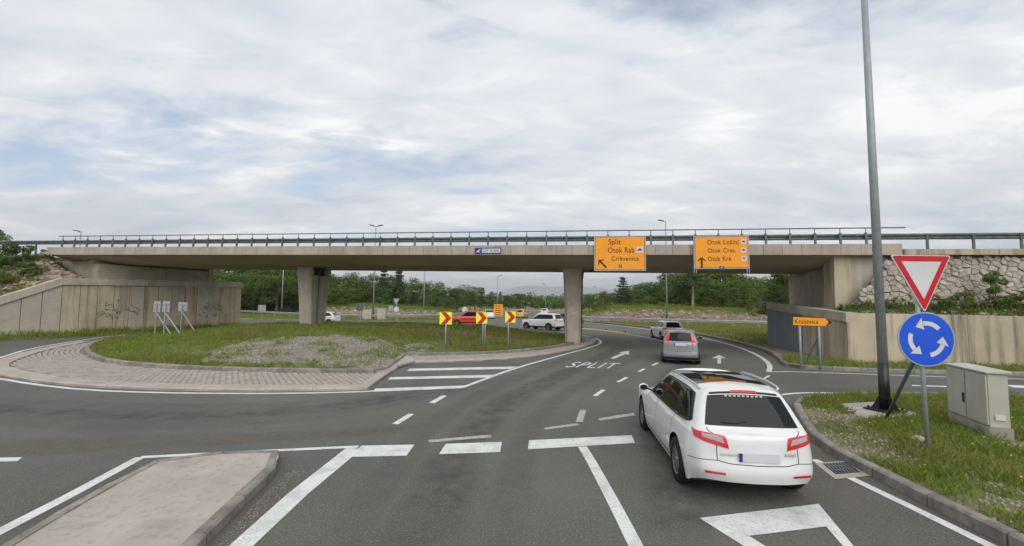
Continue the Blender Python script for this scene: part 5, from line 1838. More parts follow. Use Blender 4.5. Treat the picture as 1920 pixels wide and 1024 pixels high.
def surf_patch(S, cs, nu, nv, off, name, material, parent, thick=0.0):
    """patch of the body between four (u, v) corners, lifted off the sheet metal by off"""
    V, F = [], []
    for j in range(nv + 1):
        for i in range(nu + 1):
            a, b = i / nu, j / nv
            u = (cs[0][0]*(1-a) + cs[1][0]*a)*(1-b) + (cs[3][0]*(1-a) + cs[2][0]*a)*b
            v = (cs[0][1]*(1-a) + cs[1][1]*a)*(1-b) + (cs[3][1]*(1-a) + cs[2][1]*a)*b
            V.append(S.at(u, v) + S.nrm(u, v) * off)
    for j in range(nv):
        for i in range(nu):
            F.append((j*(nu+1)+i, j*(nu+1)+i+1, (j+1)*(nu+1)+i+1, (j+1)*(nu+1)+i))
    n0 = (Vector(V[1]) - Vector(V[0])).cross(Vector(V[nu + 1]) - Vector(V[0]))
    um = sum(c[0] for c in cs) / 4; vm = sum(c[1] for c in cs) / 4
    if n0.dot(S.nrm(um, vm)) < 0:
        F = [f[::-1] for f in F]
    return mesh_obj(name, V, F, material, parent, world=False, smooth=True)
def surf_line(S, path, width, off, name, material, parent, sub=8):
    """a thin strip along a (u, v) path: shut lines and trims"""
    pts = []
    for (a, b) in zip(path[:-1], path[1:]):
        for k in range(sub):
            t = k / sub
            pts.append((a[0] + (b[0]-a[0])*t, a[1] + (b[1]-a[1])*t))
    pts.append(path[-1])
    P3 = [S.at(*q) + S.nrm(*q) * off for q in pts]
    V, F = [], []
    for i, p in enumerate(P3):
        d = (P3[min(i+1, len(P3)-1)] - P3[max(0, i-1)]).normalized()
        n = S.nrm(*pts[i]).cross(d).normalized() * (width / 2)
        V += [p - n, p + n]
    for i in range(len(P3) - 1):
        F.append((2*i, 2*i+2, 2*i+3, 2*i+1))
    return mesh_obj(name, V, F, material, parent, world=False)
def wheel(parent, x, y, r, wid, side, spokes=10, detail=True):
    n = 28 if detail else 16
    V, F = [], []
    prof_ = [(r*.64, -wid/2), (r*.93, -wid/2), (r*.985, -wid*.36), (r, -wid*.2), (r, wid*.2), (r*.985, wid*.36), (r*.93, wid/2), (r*.64, wid/2)]
    for k in range(n):
        a = 2*math.pi*k/n
        for q, d in prof_:
            V.append((x + d, y + q*math.cos(a), r + q*math.sin(a)))
    m = len(prof_)
    for k in range(n):
        for i in range(m - 1):
            F.append((k*m+i, k*m+i+1, ((k+1) % n)*m+i+1, ((k+1) % n)*m+i))
    wh = mesh_obj('wheel', V, F, RUBBER, parent, world=False, smooth=True)
    mb = MB()
    xo = x + side * wid * .40
    mb.tube((x + side*wid*.1, y, r), (x + side*wid*.12, y, r), r*.64, n=n)
    mb.build('rim_well', TRIMK, wh, world=False)
    mb = MB()
    for k in range(spokes):
        a = 2*math.pi*k/spokes
        d = Vector((0, math.cos(a), math.sin(a))); t = Vector((0, -math.sin(a), math.cos(a)))
        c = Vector((xo, y, r))
        w0, w1 = r*.085, r*.055
        q = [c + d*r*.1 - t*w0, c + d*r*.1 + t*w0, c + d*r*.63 + t*w1, c + d*r*.63 - t*w1]
        lo = Vector((-side*wid*.16, 0, 0))
        mb.hexa([p + lo for p in q] + q)
    mb.tube((xo - side*.03, y, r), (xo + side*.008, y, r), r*.16, r*.14, n=12)
    nn = n
    i0 = len(mb.v)
    for q, dd in ((r*.60, 0.0), (r*.655, .012), (r*.655, -.05)):
        for k in range(nn):
            a = 2*math.pi*k/nn
            mb.v.append((xo + side*dd, y + q*math.cos(a), r + q*math.sin(a)))
    for b in range(2):
        for k in range(nn):
            mb.f.append((i0+b*nn+k, i0+b*nn+(k+1) % nn, i0+(b+1)*nn+(k+1) % nn, i0+(b+1)*nn+k)); mb.mi.append(0)
    mb.build('rim', RIM, wh, world=False)
    return wh
def paint(name, c, rough=.28, metal=0.0, coat=.8):
    return mat(name, c, rough=rough, metal=metal, coat=coat, spec=.5)
def car(p, loc, heading, label, body_mat, name='car', detail=2, group=None):
    t = thing(name, label, 'car', loc, -heading, group)
    net = car_net(p)
    S = Surf(net, p.get('tension', .8))
    nu, nv = (7, 5) if detail == 2 else (4, 3)
    U, Vv = 12 * nu, 7 * nv
    bm = bmesh.new()
    grid = {}
    for i in range(-U, U + 1):
        for j in range(Vv + 1):
            grid[i, j] = bm.verts.new(S.at(i / nu, j / nv))
    for i in range(-U, U):
        for j in range(Vv):
            try:
                bm.faces.new((grid[i, j], grid[i+1, j], grid[i+1, j+1], grid[i, j+1]))
            except ValueError:
                pass
    bmesh.ops.remove_doubles(bm, verts=bm.verts[:], dist=.0015)
    be = [e for e in bm.edges if e.is_boundary]
    if be:
        bmesh.ops.holes_fill(bm, edges=be, sides=0)
    bmesh.ops.recalc_face_normals(bm, faces=bm.faces[:])
    me = bpy.data.meshes.new('body')
    bm.to_mesh(me); bm.free()
    me.materials.append(body_mat)
    me.materials.append(TRIMK)
    L, w = p['L'], p['W'] / 2
    fa, ra, r = L/2 - p['fo'], -L/2 + p['ro'], p['wr']
    bo = bpy.data.objects.new('body', me)
    col.objects.link(bo)
    cmb = MB()
    for sx in (-1, 1):
        for yy in (fa, ra):
            cmb.tube((sx*(w-.30), yy, r + .01), (sx*(w+.2), yy, r + .01), r + .05, n=40 if detail == 2 else 20)
    cu = mesh_obj('cutter', cmb.v, cmb.f, TRIMK, None)
    md = bo.modifiers.new('arches', 'BOOLEAN')
    md.operation = 'DIFFERENCE'; md.object = cu; md.solver = 'EXACT'
    bpy.context.view_layer.update()
    me2 = bpy.data.meshes.new_from_object(bo.evaluated_get(bpy.context.evaluated_depsgraph_get()))
    bo.modifiers.clear()
    if len(me2.polygons) > 50:
        bo.data = me2
    bpy.data.objects.remove(cu)
    me2 = bo.data
    for pl_ in me2.polygons:             # dark liners inside the arches
        c = pl_.center
        for yy in (fa, ra):
            if abs(c.x) < w - .02 and math.hypot(c.y - yy, c.z - r - .01) < r + .058 and (abs(pl_.normal.x) > .9 and abs(c.x) < w - .2 or abs(math.hypot(c.y - yy, c.z - r - .01) - r - .05) < .012):
                pl_.material_index = 1
        pl_.use_smooth = True
    try:
        me2.set_sharp_from_angle(angle=R(38))
    except Exception:
        pass
    bo.parent = t
    for sx in (-1, 1):
        for yy in (fa, ra):
            wheel(t, sx*(w - .115), yy, r, .215, sx, p.get('spokes', 10), detail == 2)
    mb = MB()
    mb.box((0, L*.03, p['sill'] + .02), (w*1.5, L*.78, .10))
    mb.build('underbody', TRIMK, t, world=False)
    # glass
    e = .006
    n1 = 10 if detail == 2 else 5
    surf_patch(S, [(-4.1, 4.12), (4.1, 4.12), (3.9, 4.93), (-3.9, 4.93)], n1*2, 5, e, 'windscreen', GLASS, t)
    rw_ = p.get('rw', 1.55)
    v0, v1 = p.get('rwv', (4.06, 4.88))
    surf_patch(S, [(12-rw_, v0), (12+rw_, v0), (12+rw_*1.03, v1), (12-rw_*1.03, v1)], n1*2, 6, e, 'rear_window', GLASS, t)
    for sx in (1, -1):
        wa, wb = p['win'][0], p['win'][-1]
        surf_patch(S, [(sx*wa[0][0], 4.09), (sx*wb[1][0], 4.16), (sx*wb[2][0], 4.88), (sx*wa[3][0], 4.9)], n1*3, 6, e*.6, 'pillar_trim', TRIMK, t)
        for (a, b, c, d) in p['win']:
            surf_patch(S, [(sx*a[0], a[1]), (sx*b[0], b[1]), (sx*c[0], c[1]), (sx*d[0], d[1])], n1, 5, e, 'side_window', GLASS, t)
    for sx in (1, -1):
        for q, m_ in p['lights']:
            k = lambda u: u if sx > 0 else 24 - u
            surf_patch(S, [(k(c[0]), c[1]) for c in q], 8, 5, .012 if m_ is LAMPR else .016, 'tail_light' if m_ is LAMPR else 'lamp_lens', m_, t)
        hl = p.get('head', [(1.25, 2.35), (2.75, 2.75), (2.6, 3.15), (1.1, 2.85)])
        surf_patch(S, [(sx*c[0], c[1]) for c in hl], 6, 4, .01, 'headlight', LAMPW, t)
        # mirrors
        m0 = S.at(sx * 5.0, 4.05)
        mp = Vector((sx * (w + .065), m0.y + .02, m0.z + .07))
        bm = bmesh.new()
        bmesh.ops.create_uvsphere(bm, u_segments=14, v_segments=9, radius=1)
        for v in bm.verts:
            v.co = Vector((v.co.x*.095, v.co.y*.075 if v.co.y > 0 else v.co.y*.03, v.co.z*.072)) + mp
        me_ = bpy.data.meshes.new('mirror'); bm.to_mesh(me_); bm.free()
        me_.materials.append(p.get('mirror', body_mat))
        for f in me_.polygons: f.use_smooth = True
        mo = bpy.data.objects.new('mirror', me_); col.objects.link(mo); mo.parent = t
        mb = MB(); mb.tube(m0 + Vector((-sx*.03, 0, 0)), mp, .018, n=6); k_ = mb.build('stalk', TRIMK, t, world=False); k_.parent = mo
        mg = MB(); mg.slab([(mp.x + .075*math.cos(a*math.pi/8), mp.z + .055*math.sin(a*math.pi/8)) for a in range(16)], mp.y - .036, mp.y - .033); k_ = mg.build('mirror_glass', GLASS, t, world=False); k_.parent = mo
    # number plate, blank
    if detail:
        pz, pv = p.get('plate', (.26, 2.2))
        a = S.at(12, pv)
        nn = S.nrm(12, pv)
        mb = MB()
        yb = a.y - .028
        mb.slab([(-.26, a.z - .055), (.26, a.z - .055), (.26, a.z + .055), (-.26, a.z + .055)], yb, yb + .02)
        pm = mb.build('number_plate', mat('blank_plate', (.62, .63, .66), rough=.5), t, world=False)
        mesh_obj('blue_band', [(-.26, yb-.002, a.z-.055), (-.215, yb-.002, a.z-.055), (-.215, yb-.002, a.z+.055), (-.26, yb-.002, a.z+.055)], [(0, 1, 2, 3)], NAVY, t, world=False).parent = pm
    return t, S
WIN3 = lambda e1=8.75: [((4.98, 4.14), (5.95, 4.1), (5.95, 4.88), (5.2, 4.88)), ((6.03, 4.1), (7.24, 4.1), (7.3, 4.88), (6.03, 4.88)), ((7.32, 4.1), (e1, 4.22), (e1 - .35, 4.84), (7.4, 4.88))]
WAGON = dict(L=4.68, W=1.75, H=1.52, fo=.97, ro=.89, rear_up=.13, taper=1, cowl=1.35, wtop=2.2, rtop=.52, rbase=.20, belt=.94, belt_r=1.0, sill=.2, hood=.75, wr=.335, mid=.66, roofw=.72, drop=.0,
             win=WIN3(8.9), rw=1.72, rwv=(4.1, 4.86), spokes=10, tail_in=.07,
             lights=[([(9.35, 2.82), (11.1, 2.42), (10.93, 3.05), (9.1, 3.88)], LAMPR), ([(10.0, 2.88), (10.92, 2.62), (10.8, 2.9), (9.95, 3.25)], LAMPW), ([(10.1, .8), (10.9, .8), (10.9, 1.0), (10.1, 1.0)], LAMPR)], plate=(.26, 2.1))
a_, b_ = G(1278, 903), G(1210, 803)
hd = math.atan2(b_.x - a_.x, b_.y - a_.y)
WHITE = mat('white_car_paint', (.78, .79, .785), (.70, .70, .68), .9, .28, spec=.5, coat=.8)
hv = Vector((math.sin(hd), math.cos(hd), 0)); rv = Vector((hv.y, -hv.x, 0))
ctr_ = a_ + rv * (.875 - .10) + hv * (4.68 / 2 - .89)
wg, S = car(WAGON, (ctr_.x, ctr_.y, 0), hd, 'large white estate car with dark glass roof nearest the camera', WHITE, 'estate_car')
# wagon details
SHUT = mat('shut_line', (.05, .05, .052), rough=.6)
for sx in (1, -1):
    mb = MB()
    path = [S.at(sx*u, 5.22) + S.nrm(sx*u, 5.22)*(.045 if 5.0 < u < 8.6 else .0) for u in np.linspace(4.9, 8.75, 22)]
    mb.sweep(path, .017, 8)
    mb.build('roof_rail', CHROME, wg, world=False, smooth=True)
    surf_line(S, [(sx*4.93, 4.10), (sx*5.2, 4.92), (sx*6, 4.94), (sx*7.4, 4.94), (sx*8.5, 4.88), (sx*8.98, 4.2), (sx*7.4, 4.06), (sx*6, 4.06), (sx*4.93, 4.10)], .022, .008, 'window_trim', TRIMK, wg)
    for uu in (5.99, 7.26):
        surf_line(S, [(sx*uu, 4.05), (sx*uu, 3), (sx*uu, 2), (sx*uu, 1.0)], .010, .003, 'door_gap', SHUT, wg)
    surf_line(S, [(sx*4.55, 3.9), (sx*4.5, 3), (sx*4.5, 2), (sx*4.5, 1.0)], .010, .003, 'door_gap', SHUT, wg)
    surf_line(S, [(sx*4.5, .55), (sx*6, .5), (sx*7.3, .55)], .03, .006, 'sill_trim', CHROME, wg)
    for uu in (5.75, 6.98):
        h0 = S.at(sx*uu, 3.15)
        mb = MB()
        mb.tube(h0 + Vector((sx*.028, -.10, 0)), h0 + Vector((sx*.028, .10, 0)), .016, n=8)
        bevel(mb.build('door_handle', WHITE, wg, world=False), .005)
    kk = (lambda u: u) if sx > 0 else (lambda u: 24 - u)
    surf_line(S, [(kk(10.35), 4.0), (kk(10.5), 3.4), (kk(10.62), 2.6), (kk(10.66), 1.75), (kk(11.2), 1.62), (12, 1.6)], .010, .004, 'tailgate_gap', SHUT, wg)
    surf_line(S, [(kk(8.8), 1.62), (kk(9.6), 1.66), (kk(10.66), 1.75)], .008, .003, 'bumper_gap', SHUT, wg)
surf_patch(S, [(4.3, 5.45), (7.55, 5.45), (7.55, 7.0), (4.3, 7.0)], 14, 6, .006, 'glass_roof', GLASS, wg)
surf_patch(S, [(-4.3, 5.45), (-7.55, 5.45), (-7.55, 7.0), (-4.3, 7.0)], 14, 6, .006, 'glass_roof', GLASS, wg)
surf_patch(S, [(11.4, 4.93), (12.6, 4.93), (12.6, 5.06), (11.4, 5.06)], 8, 2, .01, 'brake_light', LAMPR, wg)
surf_patch(S, [(10.3, 4.90), (13.7, 4.90), (13.7, 5.0), (10.3, 5.0)], 16, 2, .005, 'spoiler_edge', TRIMK, wg)
surf_line(S, [(12.15, 4.26), (12.5, 4.2), (13.05, 4.22)], .026, .02, 'rear_wiper', TRIMK, wg)
BADGE = mat('badge_chrome', (.45, .45, .46), rough=.3, metal=.6)
def badge(s, u, v, w_, h_):
    q = S.at(u, v); n = S.nrm(u, v)
    fit_text('badge_lettering', s, BADGE, wg, q.x - w_/2, q.x + w_/2, q.z - h_/2, h_, q.y - .03)
badge('PEUGEOT', 24 - 11.1, 2.18, .24, .03)
badge('508', 11.02, 2.28, .14, .04)
mb = MB()
q = S.at(12, 4.80)
for k in range(9):
    mb.box((-.26 + k*.06, q.y - .02, q.z + .01), (.035, .004, .022))
mb.build('window_sticker', SIGNW, wg, world=False)['kind'] = 'stuff'

HATCH = dict(L=4.05, W=1.69, H=1.52, fo=.78, ro=.67, cowl=1.0, wtop=1.75, rtop=.42, rbase=.16, belt=.97, belt_r=1.04, sill=.2, hood=.82, wr=.305, mid=.62, roofw=.76,
             win=WIN3(8.5), rw=1.62, rwv=(4.02, 4.86), spokes=7, tail_in=.05,
             lights=[([(9.9, 3.0), (10.75, 2.85), (10.55, 4.75), (10.05, 4.75)], LAMPR), ([(10.1, 3.0), (10.6, 2.95), (10.55, 3.3), (10.1, 3.3)], LAMPW)], plate=(.26, 2.75))
SILV = paint('silver_car_paint', (.27, .275, .285), .32, .45)
g = G(1276, 684)
hd = R(22)
hv = Vector((math.sin(hd), math.cos(hd), 0))
c_ = g + hv * 2.0
sv, S2 = car(HATCH, (c_.x, c_.y, 0), hd, 'silver small hatchback with tall red tail lights ahead of the estate car', SILV, 'hatchback_car')
surf_patch(S2, [(11.2, 4.92), (12.8, 4.92), (12.8, 5.02), (11.2, 5.02)], 8, 2, .01, 'brake_light', LAMPR, sv)
for f_ in ((lambda u: u), (lambda u: 24 - u)):
    surf_line(S2, [(f_(10.62), 3.0), (f_(10.75), 2.2), (f_(10.85), 1.9), (12, 1.85)], .012, .004, 'tailgate_gap', SHUT, sv)
surf_patch(S2, [(9.6, .15), (14.4, .15), (14.4, .7), (9.6, .7)], 14, 3, .008, 'bumper_trim', TRIMK, sv)
POLO = dict(HATCH, L=3.98, W=1.70, H=1.46, belt=.93, belt_r=.98, roofw=.72, rw=1.5, wr=.31,
            lights=[([(9.3, 2.85), (10.7, 2.75), (10.6, 3.4), (9.2, 3.5)], LAMPR)])
g = G(1266, 640)
hd = R(3)
car(POLO, (g.x + .1, g.y + 2.1, 0), hd, 'white small hatchback driving in front of the silver hatchback', WHITE, 'hatchback_car', 2)
SUV = dict(L=4.52, W=1.84, H=1.70, fo=.90, ro=.93, cowl=1.2, wtop=1.95, rtop=.45, rbase=.22, belt=1.08, belt_r=1.16, sill=.3, hood=.92, wr=.365, mid=.75, roofw=.73,
           win=WIN3(8.8), rw=1.6, rwv=(4.08, 4.85), spokes=5, tail_in=.08, lights=[([(9.2, 2.9), (10.9, 2.8), (10.7, 3.5), (9.0, 3.6)], LAMPR)], plate=(.26, 2.6))
g = G(1017, 620)
c_ = P(1017, 600, 44.5)
sq, S3 = car(SUV, (c_.x, 44.6, 0), R(-52), 'white sport utility car left of the right pier', WHITE, 'sport_utility_car', 2)
for sx in (1, -1):
    surf_patch(S3, [(sx*2.9, .0), (sx*9.6, .0), (sx*9.6, .75), (sx*2.9, .75)], 20, 3, .006, 'sill_cladding', TRIMK, sq)
surf_patch(S3, [(9.8, .0), (14.2, .0), (14.2, .8), (9.8, .8)], 14, 3, .008, 'bumper_trim', TRIMK, sq)
MPV = dict(L=4.15, W=1.75, H=1.74, fo=.82, ro=.75, cowl=1.0, wtop=1.7, rtop=.3, rbase=.12, belt=1.02, belt_r=1.06, sill=.25, hood=.90, wr=.32, mid=.68, roofw=.80,
           win=WIN3(8.6), rw=1.5, spokes=6, lights=[([(10.0, 2.9), (10.7, 2.8), (10.5, 4.3), (10.1, 4.3)], LAMPR)], plate=(.26, 2.5))
REDP = paint('red_car_paint', (.70, .05, .02), .35)
c_ = P(879, 600, 53)
rd, S4 = car(MPV, (c_.x, 53, 0), R(-84), 'red high roofed family car behind the chevron boards', REDP, 'family_car', 2)
for sx in (1, -1):
    mb = MB()
    mb.sweep([S4.at(sx*u, 5.25) + Vector((0, 0, .05)) for u in np.linspace(5.0, 8.7, 10)], .02, 6)
    mb.build('roof_rail', TRIMK, rd, world=False)
    surf_patch(S4, [(sx*4.3, 2.0), (sx*7.5, 2.0), (sx*7.5, 2.3), (sx*4.3, 2.3)], 12, 2, .008, 'rub_strip', TRIMK, rd)
    surf_patch(S4, [(sx*2.9, .0), (sx*9.6, .0), (sx*9.6, .6), (sx*2.9, .6)], 20, 3, .006, 'sill_cladding', TRIMK, rd)
SEDAN = dict(HATCH, L=4.4, W=1.78, H=1.46, cowl=1.2, wtop=2.0, rtop=.75, rbase=.25, belt=.93, belt_r=.99, fo=.9, ro=.85, roofw=.7, lights=[([(9.3, 2.85), (10.7, 2.75), (10.6, 3.4), (9.2, 3.5)], LAMPR)])
c_ = P(601, 600, 51)
car(SEDAN, (c_.x, 51, 0), R(-88), 'white car half hidden behind the left pier', WHITE, 'car', 1)
c_ = P(1060, 600, 52)
car(dict(SUV, H=1.6), (c_.x, 52, 0), R(-40), 'dark car just behind the white sport utility car', paint('dark_car_paint', (.03, .032, .036)), 'dark_car', 1)
c_ = P(978, 590, 80)
car(HATCH, (c_.x, 80, 0), R(12), 'small yellow car seen from behind on the far road', paint('yellow_car_paint', (.62, .40, .05)), 'hatchback_car', 1)
c_ = P(1023, 585, 104)
car(SEDAN, (c_.x, 104, 0), R(15), 'white car farthest away beyond the yellow car', WHITE, 'car', 1)
c_ = P(917, 590, 76)
car(SEDAN, (c_.x, 76, 0), R(170), 'white car coming towards the camera behind the orange board', WHITE, 'car', 1)
# ------------------------------------------------------------------ rocky banks beyond the far guardrails
def bank(name, pts, depth, label_mat, rocks, seed, hs):
    """strip rising from its front line over 'depth' metres to the heights hs"""
    r_ = random.Random(seed)
    pts = [Vector(p) for p in pts]
    n = 40
    base = resample(pts, sum((b - a).length for a, b in zip(pts[:-1], pts[1:])) / n)
    V, F = [], []
    m = 7
    def hh(u):
        x = u * (len(hs) - 1); i = min(len(hs) - 2, int(x))
        return hs[i] + (hs[i + 1] - hs[i]) * (x - i)
    def surf(u, w):
        i = min(len(base) - 2, int(u * (len(base) - 1)))
        p = base[i].lerp(base[i + 1], u * (len(base) - 1) - i)
        prof_ = [0, .55, .85, 1.0, 1.05, 1.1, 1.15, 1.15]
        x = w * 7; k = min(6, int(x))
        z = (prof_[k] + (prof_[k + 1] - prof_[k]) * (x - k)) * hh(u)
        q = p + Vector((0, depth * w, z))
        q.z += .25 * nz(q.x, q.y, .35) * (1 if w > 0 else 0) * min(1, hh(u))
        return q
    for j in range(m + 1):
        for i in range(n + 1):
            V.append(surf(i / n, j / m))
    for j in range(m):
        for i in range(n):
            F.append((j*(n+1)+i, j*(n+1)+i+1, (j+1)*(n+1)+i+1, (j+1)*(n+1)+i))
    o = tag(mesh_obj(name, V, F, label_mat, smooth=True), kind='structure')
    for _ in range(rocks):
        u, w = r_.random(), r_.uniform(0, .36)
        rock(o, surf(u, w), r_.uniform(.12, .42))
    rub = [tuple(surf(r_.random(), r_.uniform(0, .36))) for _ in range(2600)]
    pebbles('rubble', rub, (.06, .2), ROCK, o, seed)
    top = [surf(k / 12, .3) for k in range(13)] + [surf(1 - k / 12, .98) for k in range(13)]
    return o, surf
BANKM = mat('bank_earth', (0.30, 0.235, 0.18), (0.17, 0.125, 0.085), 1.1, 0.95, 0.9, 5, speck=((0.13, 0.15, 0.05), .8, 1.3))
rs = random.Random(77)
bkR, sfR = bank('rocky_bank', [(10.0, 66, 0.1), (18, 65, 0.1), (28, 62, 0.1), (40, 58, 0.1), (52, 54, .1)], 9, BANKM, 300, 5, [.6, 1.9, 1.9, 1.7, 1.6, 1.0, .8])
bkL, sfL = bank('rocky_bank', [(-62, 98, 0.1), (-45, 91, 0.1), (-34, 78, 0.1), (-24, 71.5, 0.1), (-14, 70, .1), (-9, 80, .1)], 9, BANKM, 130, 6, [1.2, 2.4, 2.0, 1.5, 1.7, 1.3, .5])
def strip_grass(sf, n, seed, label, w0=.2, w1=.95, mat_=BLADE, hr=(.25, .6)):
    r_ = random.Random(seed)
    pts_ = []
    for _ in range(n):
        pts_.append(sf(r_.random(), r_.uniform(w0, w1)))
    a = np.array([tuple(p) for p in pts_])
    d = {}
    big = [(a[:, 0].min() - 1, a[:, 1].min() - 1), (a[:, 0].max() + 1, a[:, 1].min() - 1), (a[:, 0].max() + 1, a[:, 1].max() + 1), (a[:, 0].min() - 1, a[:, 1].max() + 1)]
    V, F = [], []
    for p in pts_:
        h_ = r_.uniform(*hr); an = r_.uniform(0, 6.28); w_ = .05
        i = len(V)
        V += [(p.x - math.cos(an) * w_, p.y - math.sin(an) * w_, p.z - .05), (p.x + math.cos(an) * w_, p.y + math.sin(an) * w_, p.z - .05), (p.x + r_.uniform(-.15, .15), p.y + r_.uniform(-.15, .15), p.z + h_)]
        F.append((i, i + 1, i + 2))
    o = mesh_obj('grass', V, F, mat_)
    tag(o, label, 'grass', kind='stuff')
strip_grass(sfR, 9000, 1, 'green grass along the top of the right rocky bank', .22, .95)
strip_grass(sfL, 9000, 2, 'bright grass along the top of the left rocky bank', .16, .95, LEAFB)

# ------------------------------------------------------------------ trees
def leaf_mesh(name, clumps, per, size, seed, material, flat=1.0, droop=0.0):
    rs_ = np.random.RandomState(seed)
    P_, N_ = [], []
    for (c, r) in clumps:
        m = min(900, max(6, int(per * (r ** 2))))
        d = rs_.normal(size=(m, 3))
        d /= np.linalg.norm(d, axis=1)[:, None]
        rad = r * rs_.uniform(.45, 1.08, m) ** .6
        q = np.array(c)[None] + d * rad[:, None] * np.array([1, 1, flat])[None]
        P_.append(q)
        nn = d + rs_.normal(size=(m, 3)) * .55 + np.array([0, 0, .35])
        N_.append(nn / np.linalg.norm(nn, axis=1)[:, None])
    Pn, N = np.concatenate(P_), np.concatenate(N_)
    m = len(Pn)
    t = np.cross(N, rs_.normal(size=(m, 3)))
    t /= np.linalg.norm(t, axis=1)[:, None]
    b = np.cross(N, t)
    s = size * rs_.uniform(.55, 1.25, m)[:, None]
    V = np.stack([Pn - t * s * .5, Pn + b * s * .32, Pn + t * s * .5, Pn - b * s * .32], 1).reshape(-1, 3)
    me = bpy.data.meshes.new(name)
    me.vertices.add(m * 4); me.vertices.foreach_set('co', V.reshape(-1))
    me.loops.add(m * 4); me.loops.foreach_set('vertex_index', np.arange(m * 4))
    me.polygons.add(m); me.polygons.foreach_set('loop_start', np.arange(m) * 4); me.polygons.foreach_set('loop_total', np.full(m, 4))
    me.materials.append(material)
    me.update(calc_edges=True)
    return me
def limb_mesh(name, paths):
    mb = MB()
    for pts_, r0, r1 in paths:
        n = len(pts_) - 1
        for i in range(n):
            mb.tube(pts_[i], pts_[i + 1], r0 + (r1 - r0) * i / n, r0 + (r1 - r0) * (i + 1) / n, 7, cap=(i == n - 1))
    me = bpy.data.meshes.new(name)
    me.from_pydata(mb.v, [], mb.f)
    me.materials.append(BARK)
    return me
def broadleaf(seed, material, size=.034, width=.33, nc=44, per=9500, low=.22):
    """a tree one metre tall: crown of many leaf clumps and a forked trunk"""
    r_ = random.Random(seed)
    cl = []
    for _ in range(nc):
        a, z = r_.uniform(0, 6.28), r_.random()
        zz = low + (.95 - low) * z
        rr = width * math.sqrt(max(.05, 1 - ((zz - .55) / .5) ** 2)) * r_.uniform(.35, 1.0)
        cl.append(((rr * math.cos(a), rr * math.sin(a), zz), r_.uniform(.07, .135)))
    cm = leaf_mesh('crown', cl, per, size, seed, material, .8)
    paths = [([(0, 0, -.02), (r_.uniform(-.015, .015), r_.uniform(-.015, .015), .2), (r_.uniform(-.03, .03), r_.uniform(-.03, .03), .45), (0, 0, .75)], .022, .006)]
    for (c, r) in cl[::3]:
        paths.append(([(0, 0, .18 + .25 * r_.random()), (c[0] * .5, c[1] * .5, c[2] * .8), c], .009, .003))
    return cm, limb_mesh('trunk', paths)
def pine(seed, bare=.35, width=.22, tiers=9, per=11000, size=.03):
    r_ = random.Random(seed)
    cl, paths = [], [([(0, 0, -.02), (.01, 0, .4), (0, .01, .75), (0, 0, .98)], .02, .004)]
    for k in range(tiers):
        z = bare + (0.97 - bare) * k / (tiers - 1)
        w_ = width * (1 - .85 * (k / (tiers - 1)) ** 1.3) * r_.uniform(.75, 1.1)
        nb = max(3, int(7 * w_ / width))
        a0 = r_.uniform(0, 6.28)
        for j in range(nb):
            a = a0 + j * 6.28 / nb + r_.uniform(-.3, .3)
            L = w_ * r_.uniform(.6, 1.05)
            tip = (L * math.cos(a), L * math.sin(a), z + r_.uniform(-.02, .03))
            cl.append((tip, r_.uniform(.045, .075)))
            cl.append(((tip[0] * .55, tip[1] * .55, z + .01), r_.uniform(.04, .065)))
            paths.append(([(0, 0, z - .02), tip], .006, .002))
    cl.append(((0, 0, .96), .04))
    return leaf_mesh('crown', cl, per, size, seed, LEAFP, .5), limb_mesh('trunk', paths)
KINDS = {'a': [broadleaf(100 + k, LEAFA, width=.30 + .04 * (k % 3)) for k in range(5)],
         'b': [broadleaf(200 + k, LEAFB, width=.36, low=.15) for k in range(3)],
         'p': [pine(300 + k, bare=.22 + .06 * (k % 3), width=.2 + .03 * (k % 2)) for k in range(4)],
         's': [broadleaf(400 + k, LEAFB if k % 2 else LEAFA, width=.5, low=.08, nc=30) for k in range(4)]}
rt = random.Random(55)
def tree(kind, p, h, label, group=None, idx=None, name=None, wide=1.0, cat='tree'):
    cm, tm = KINDS[kind][rt.randrange(len(KINDS[kind])) if idx is None else idx]
    t = thing(name or {'a': 'broadleaf_tree', 'b': 'broadleaf_tree', 'p': 'pine_tree', 's': 'shrub'}[kind], label, cat, p, rt.uniform(0, 6.28), group)
    t.scale = (h * wide, h * wide, h)
    for nm, me in (('crown' if kind != 's' else 'foliage', cm), ('trunk' if kind != 's' else 'stem', tm)):
        o = bpy.data.objects.new(nm, me)
        col.objects.link(o)
        o.parent = t
    return t
def lerpk(keys, x):
    for (x0, y0), (x1, y1) in zip(keys[:-1], keys[1:]):
        if x0 <= x <= x1:
            return y0 + (y1 - y0) * (x - x0) / (x1 - x0)
    return keys[0][1] if x < keys[0][0] else keys[-1][1]
topL = [(330, 486), (440, 492), (520, 496), (600, 505), (640, 514), (700, 517), (740, 516), (780, 527), (830, 535), (890, 537), (930, 541), (965, 552), (1000, 556), (1085, 560)]
topR = [(1085, 561), (1105, 555), (1125, 550), (1145, 541), (1200, 533), (1235, 528), (1260, 512), (1330, 500), (1390, 512), (1410, 524), (1440, 516), (1500, 505), (1600, 505)]
ZONES = [(455, 'left of the left retaining wall end'), (540, 'between the left wall and the left pier'), (640, 'directly behind the left pier'), (705, 'between the left pier and the double lamp post'), (800, 'between the double lamp post and the next lamp'), (860, 'behind the leftmost chevron board'), (930, 'behind the red car'), (1000, 'right of the small orange board'), (1090, 'just left of the right pier'),
         (1160, 'just right of the right pier'), (1250, 'under the Split sign'), (1330, 'right of the lamp post between the overhead signs'), (1400, 'under the Otok Krk sign'), (1480, 'left of the right abutment'), (9999, 'hidden mostly by the right abutment')]
def zone(px):
    return next(z for lim, z in ZONES if px < lim)
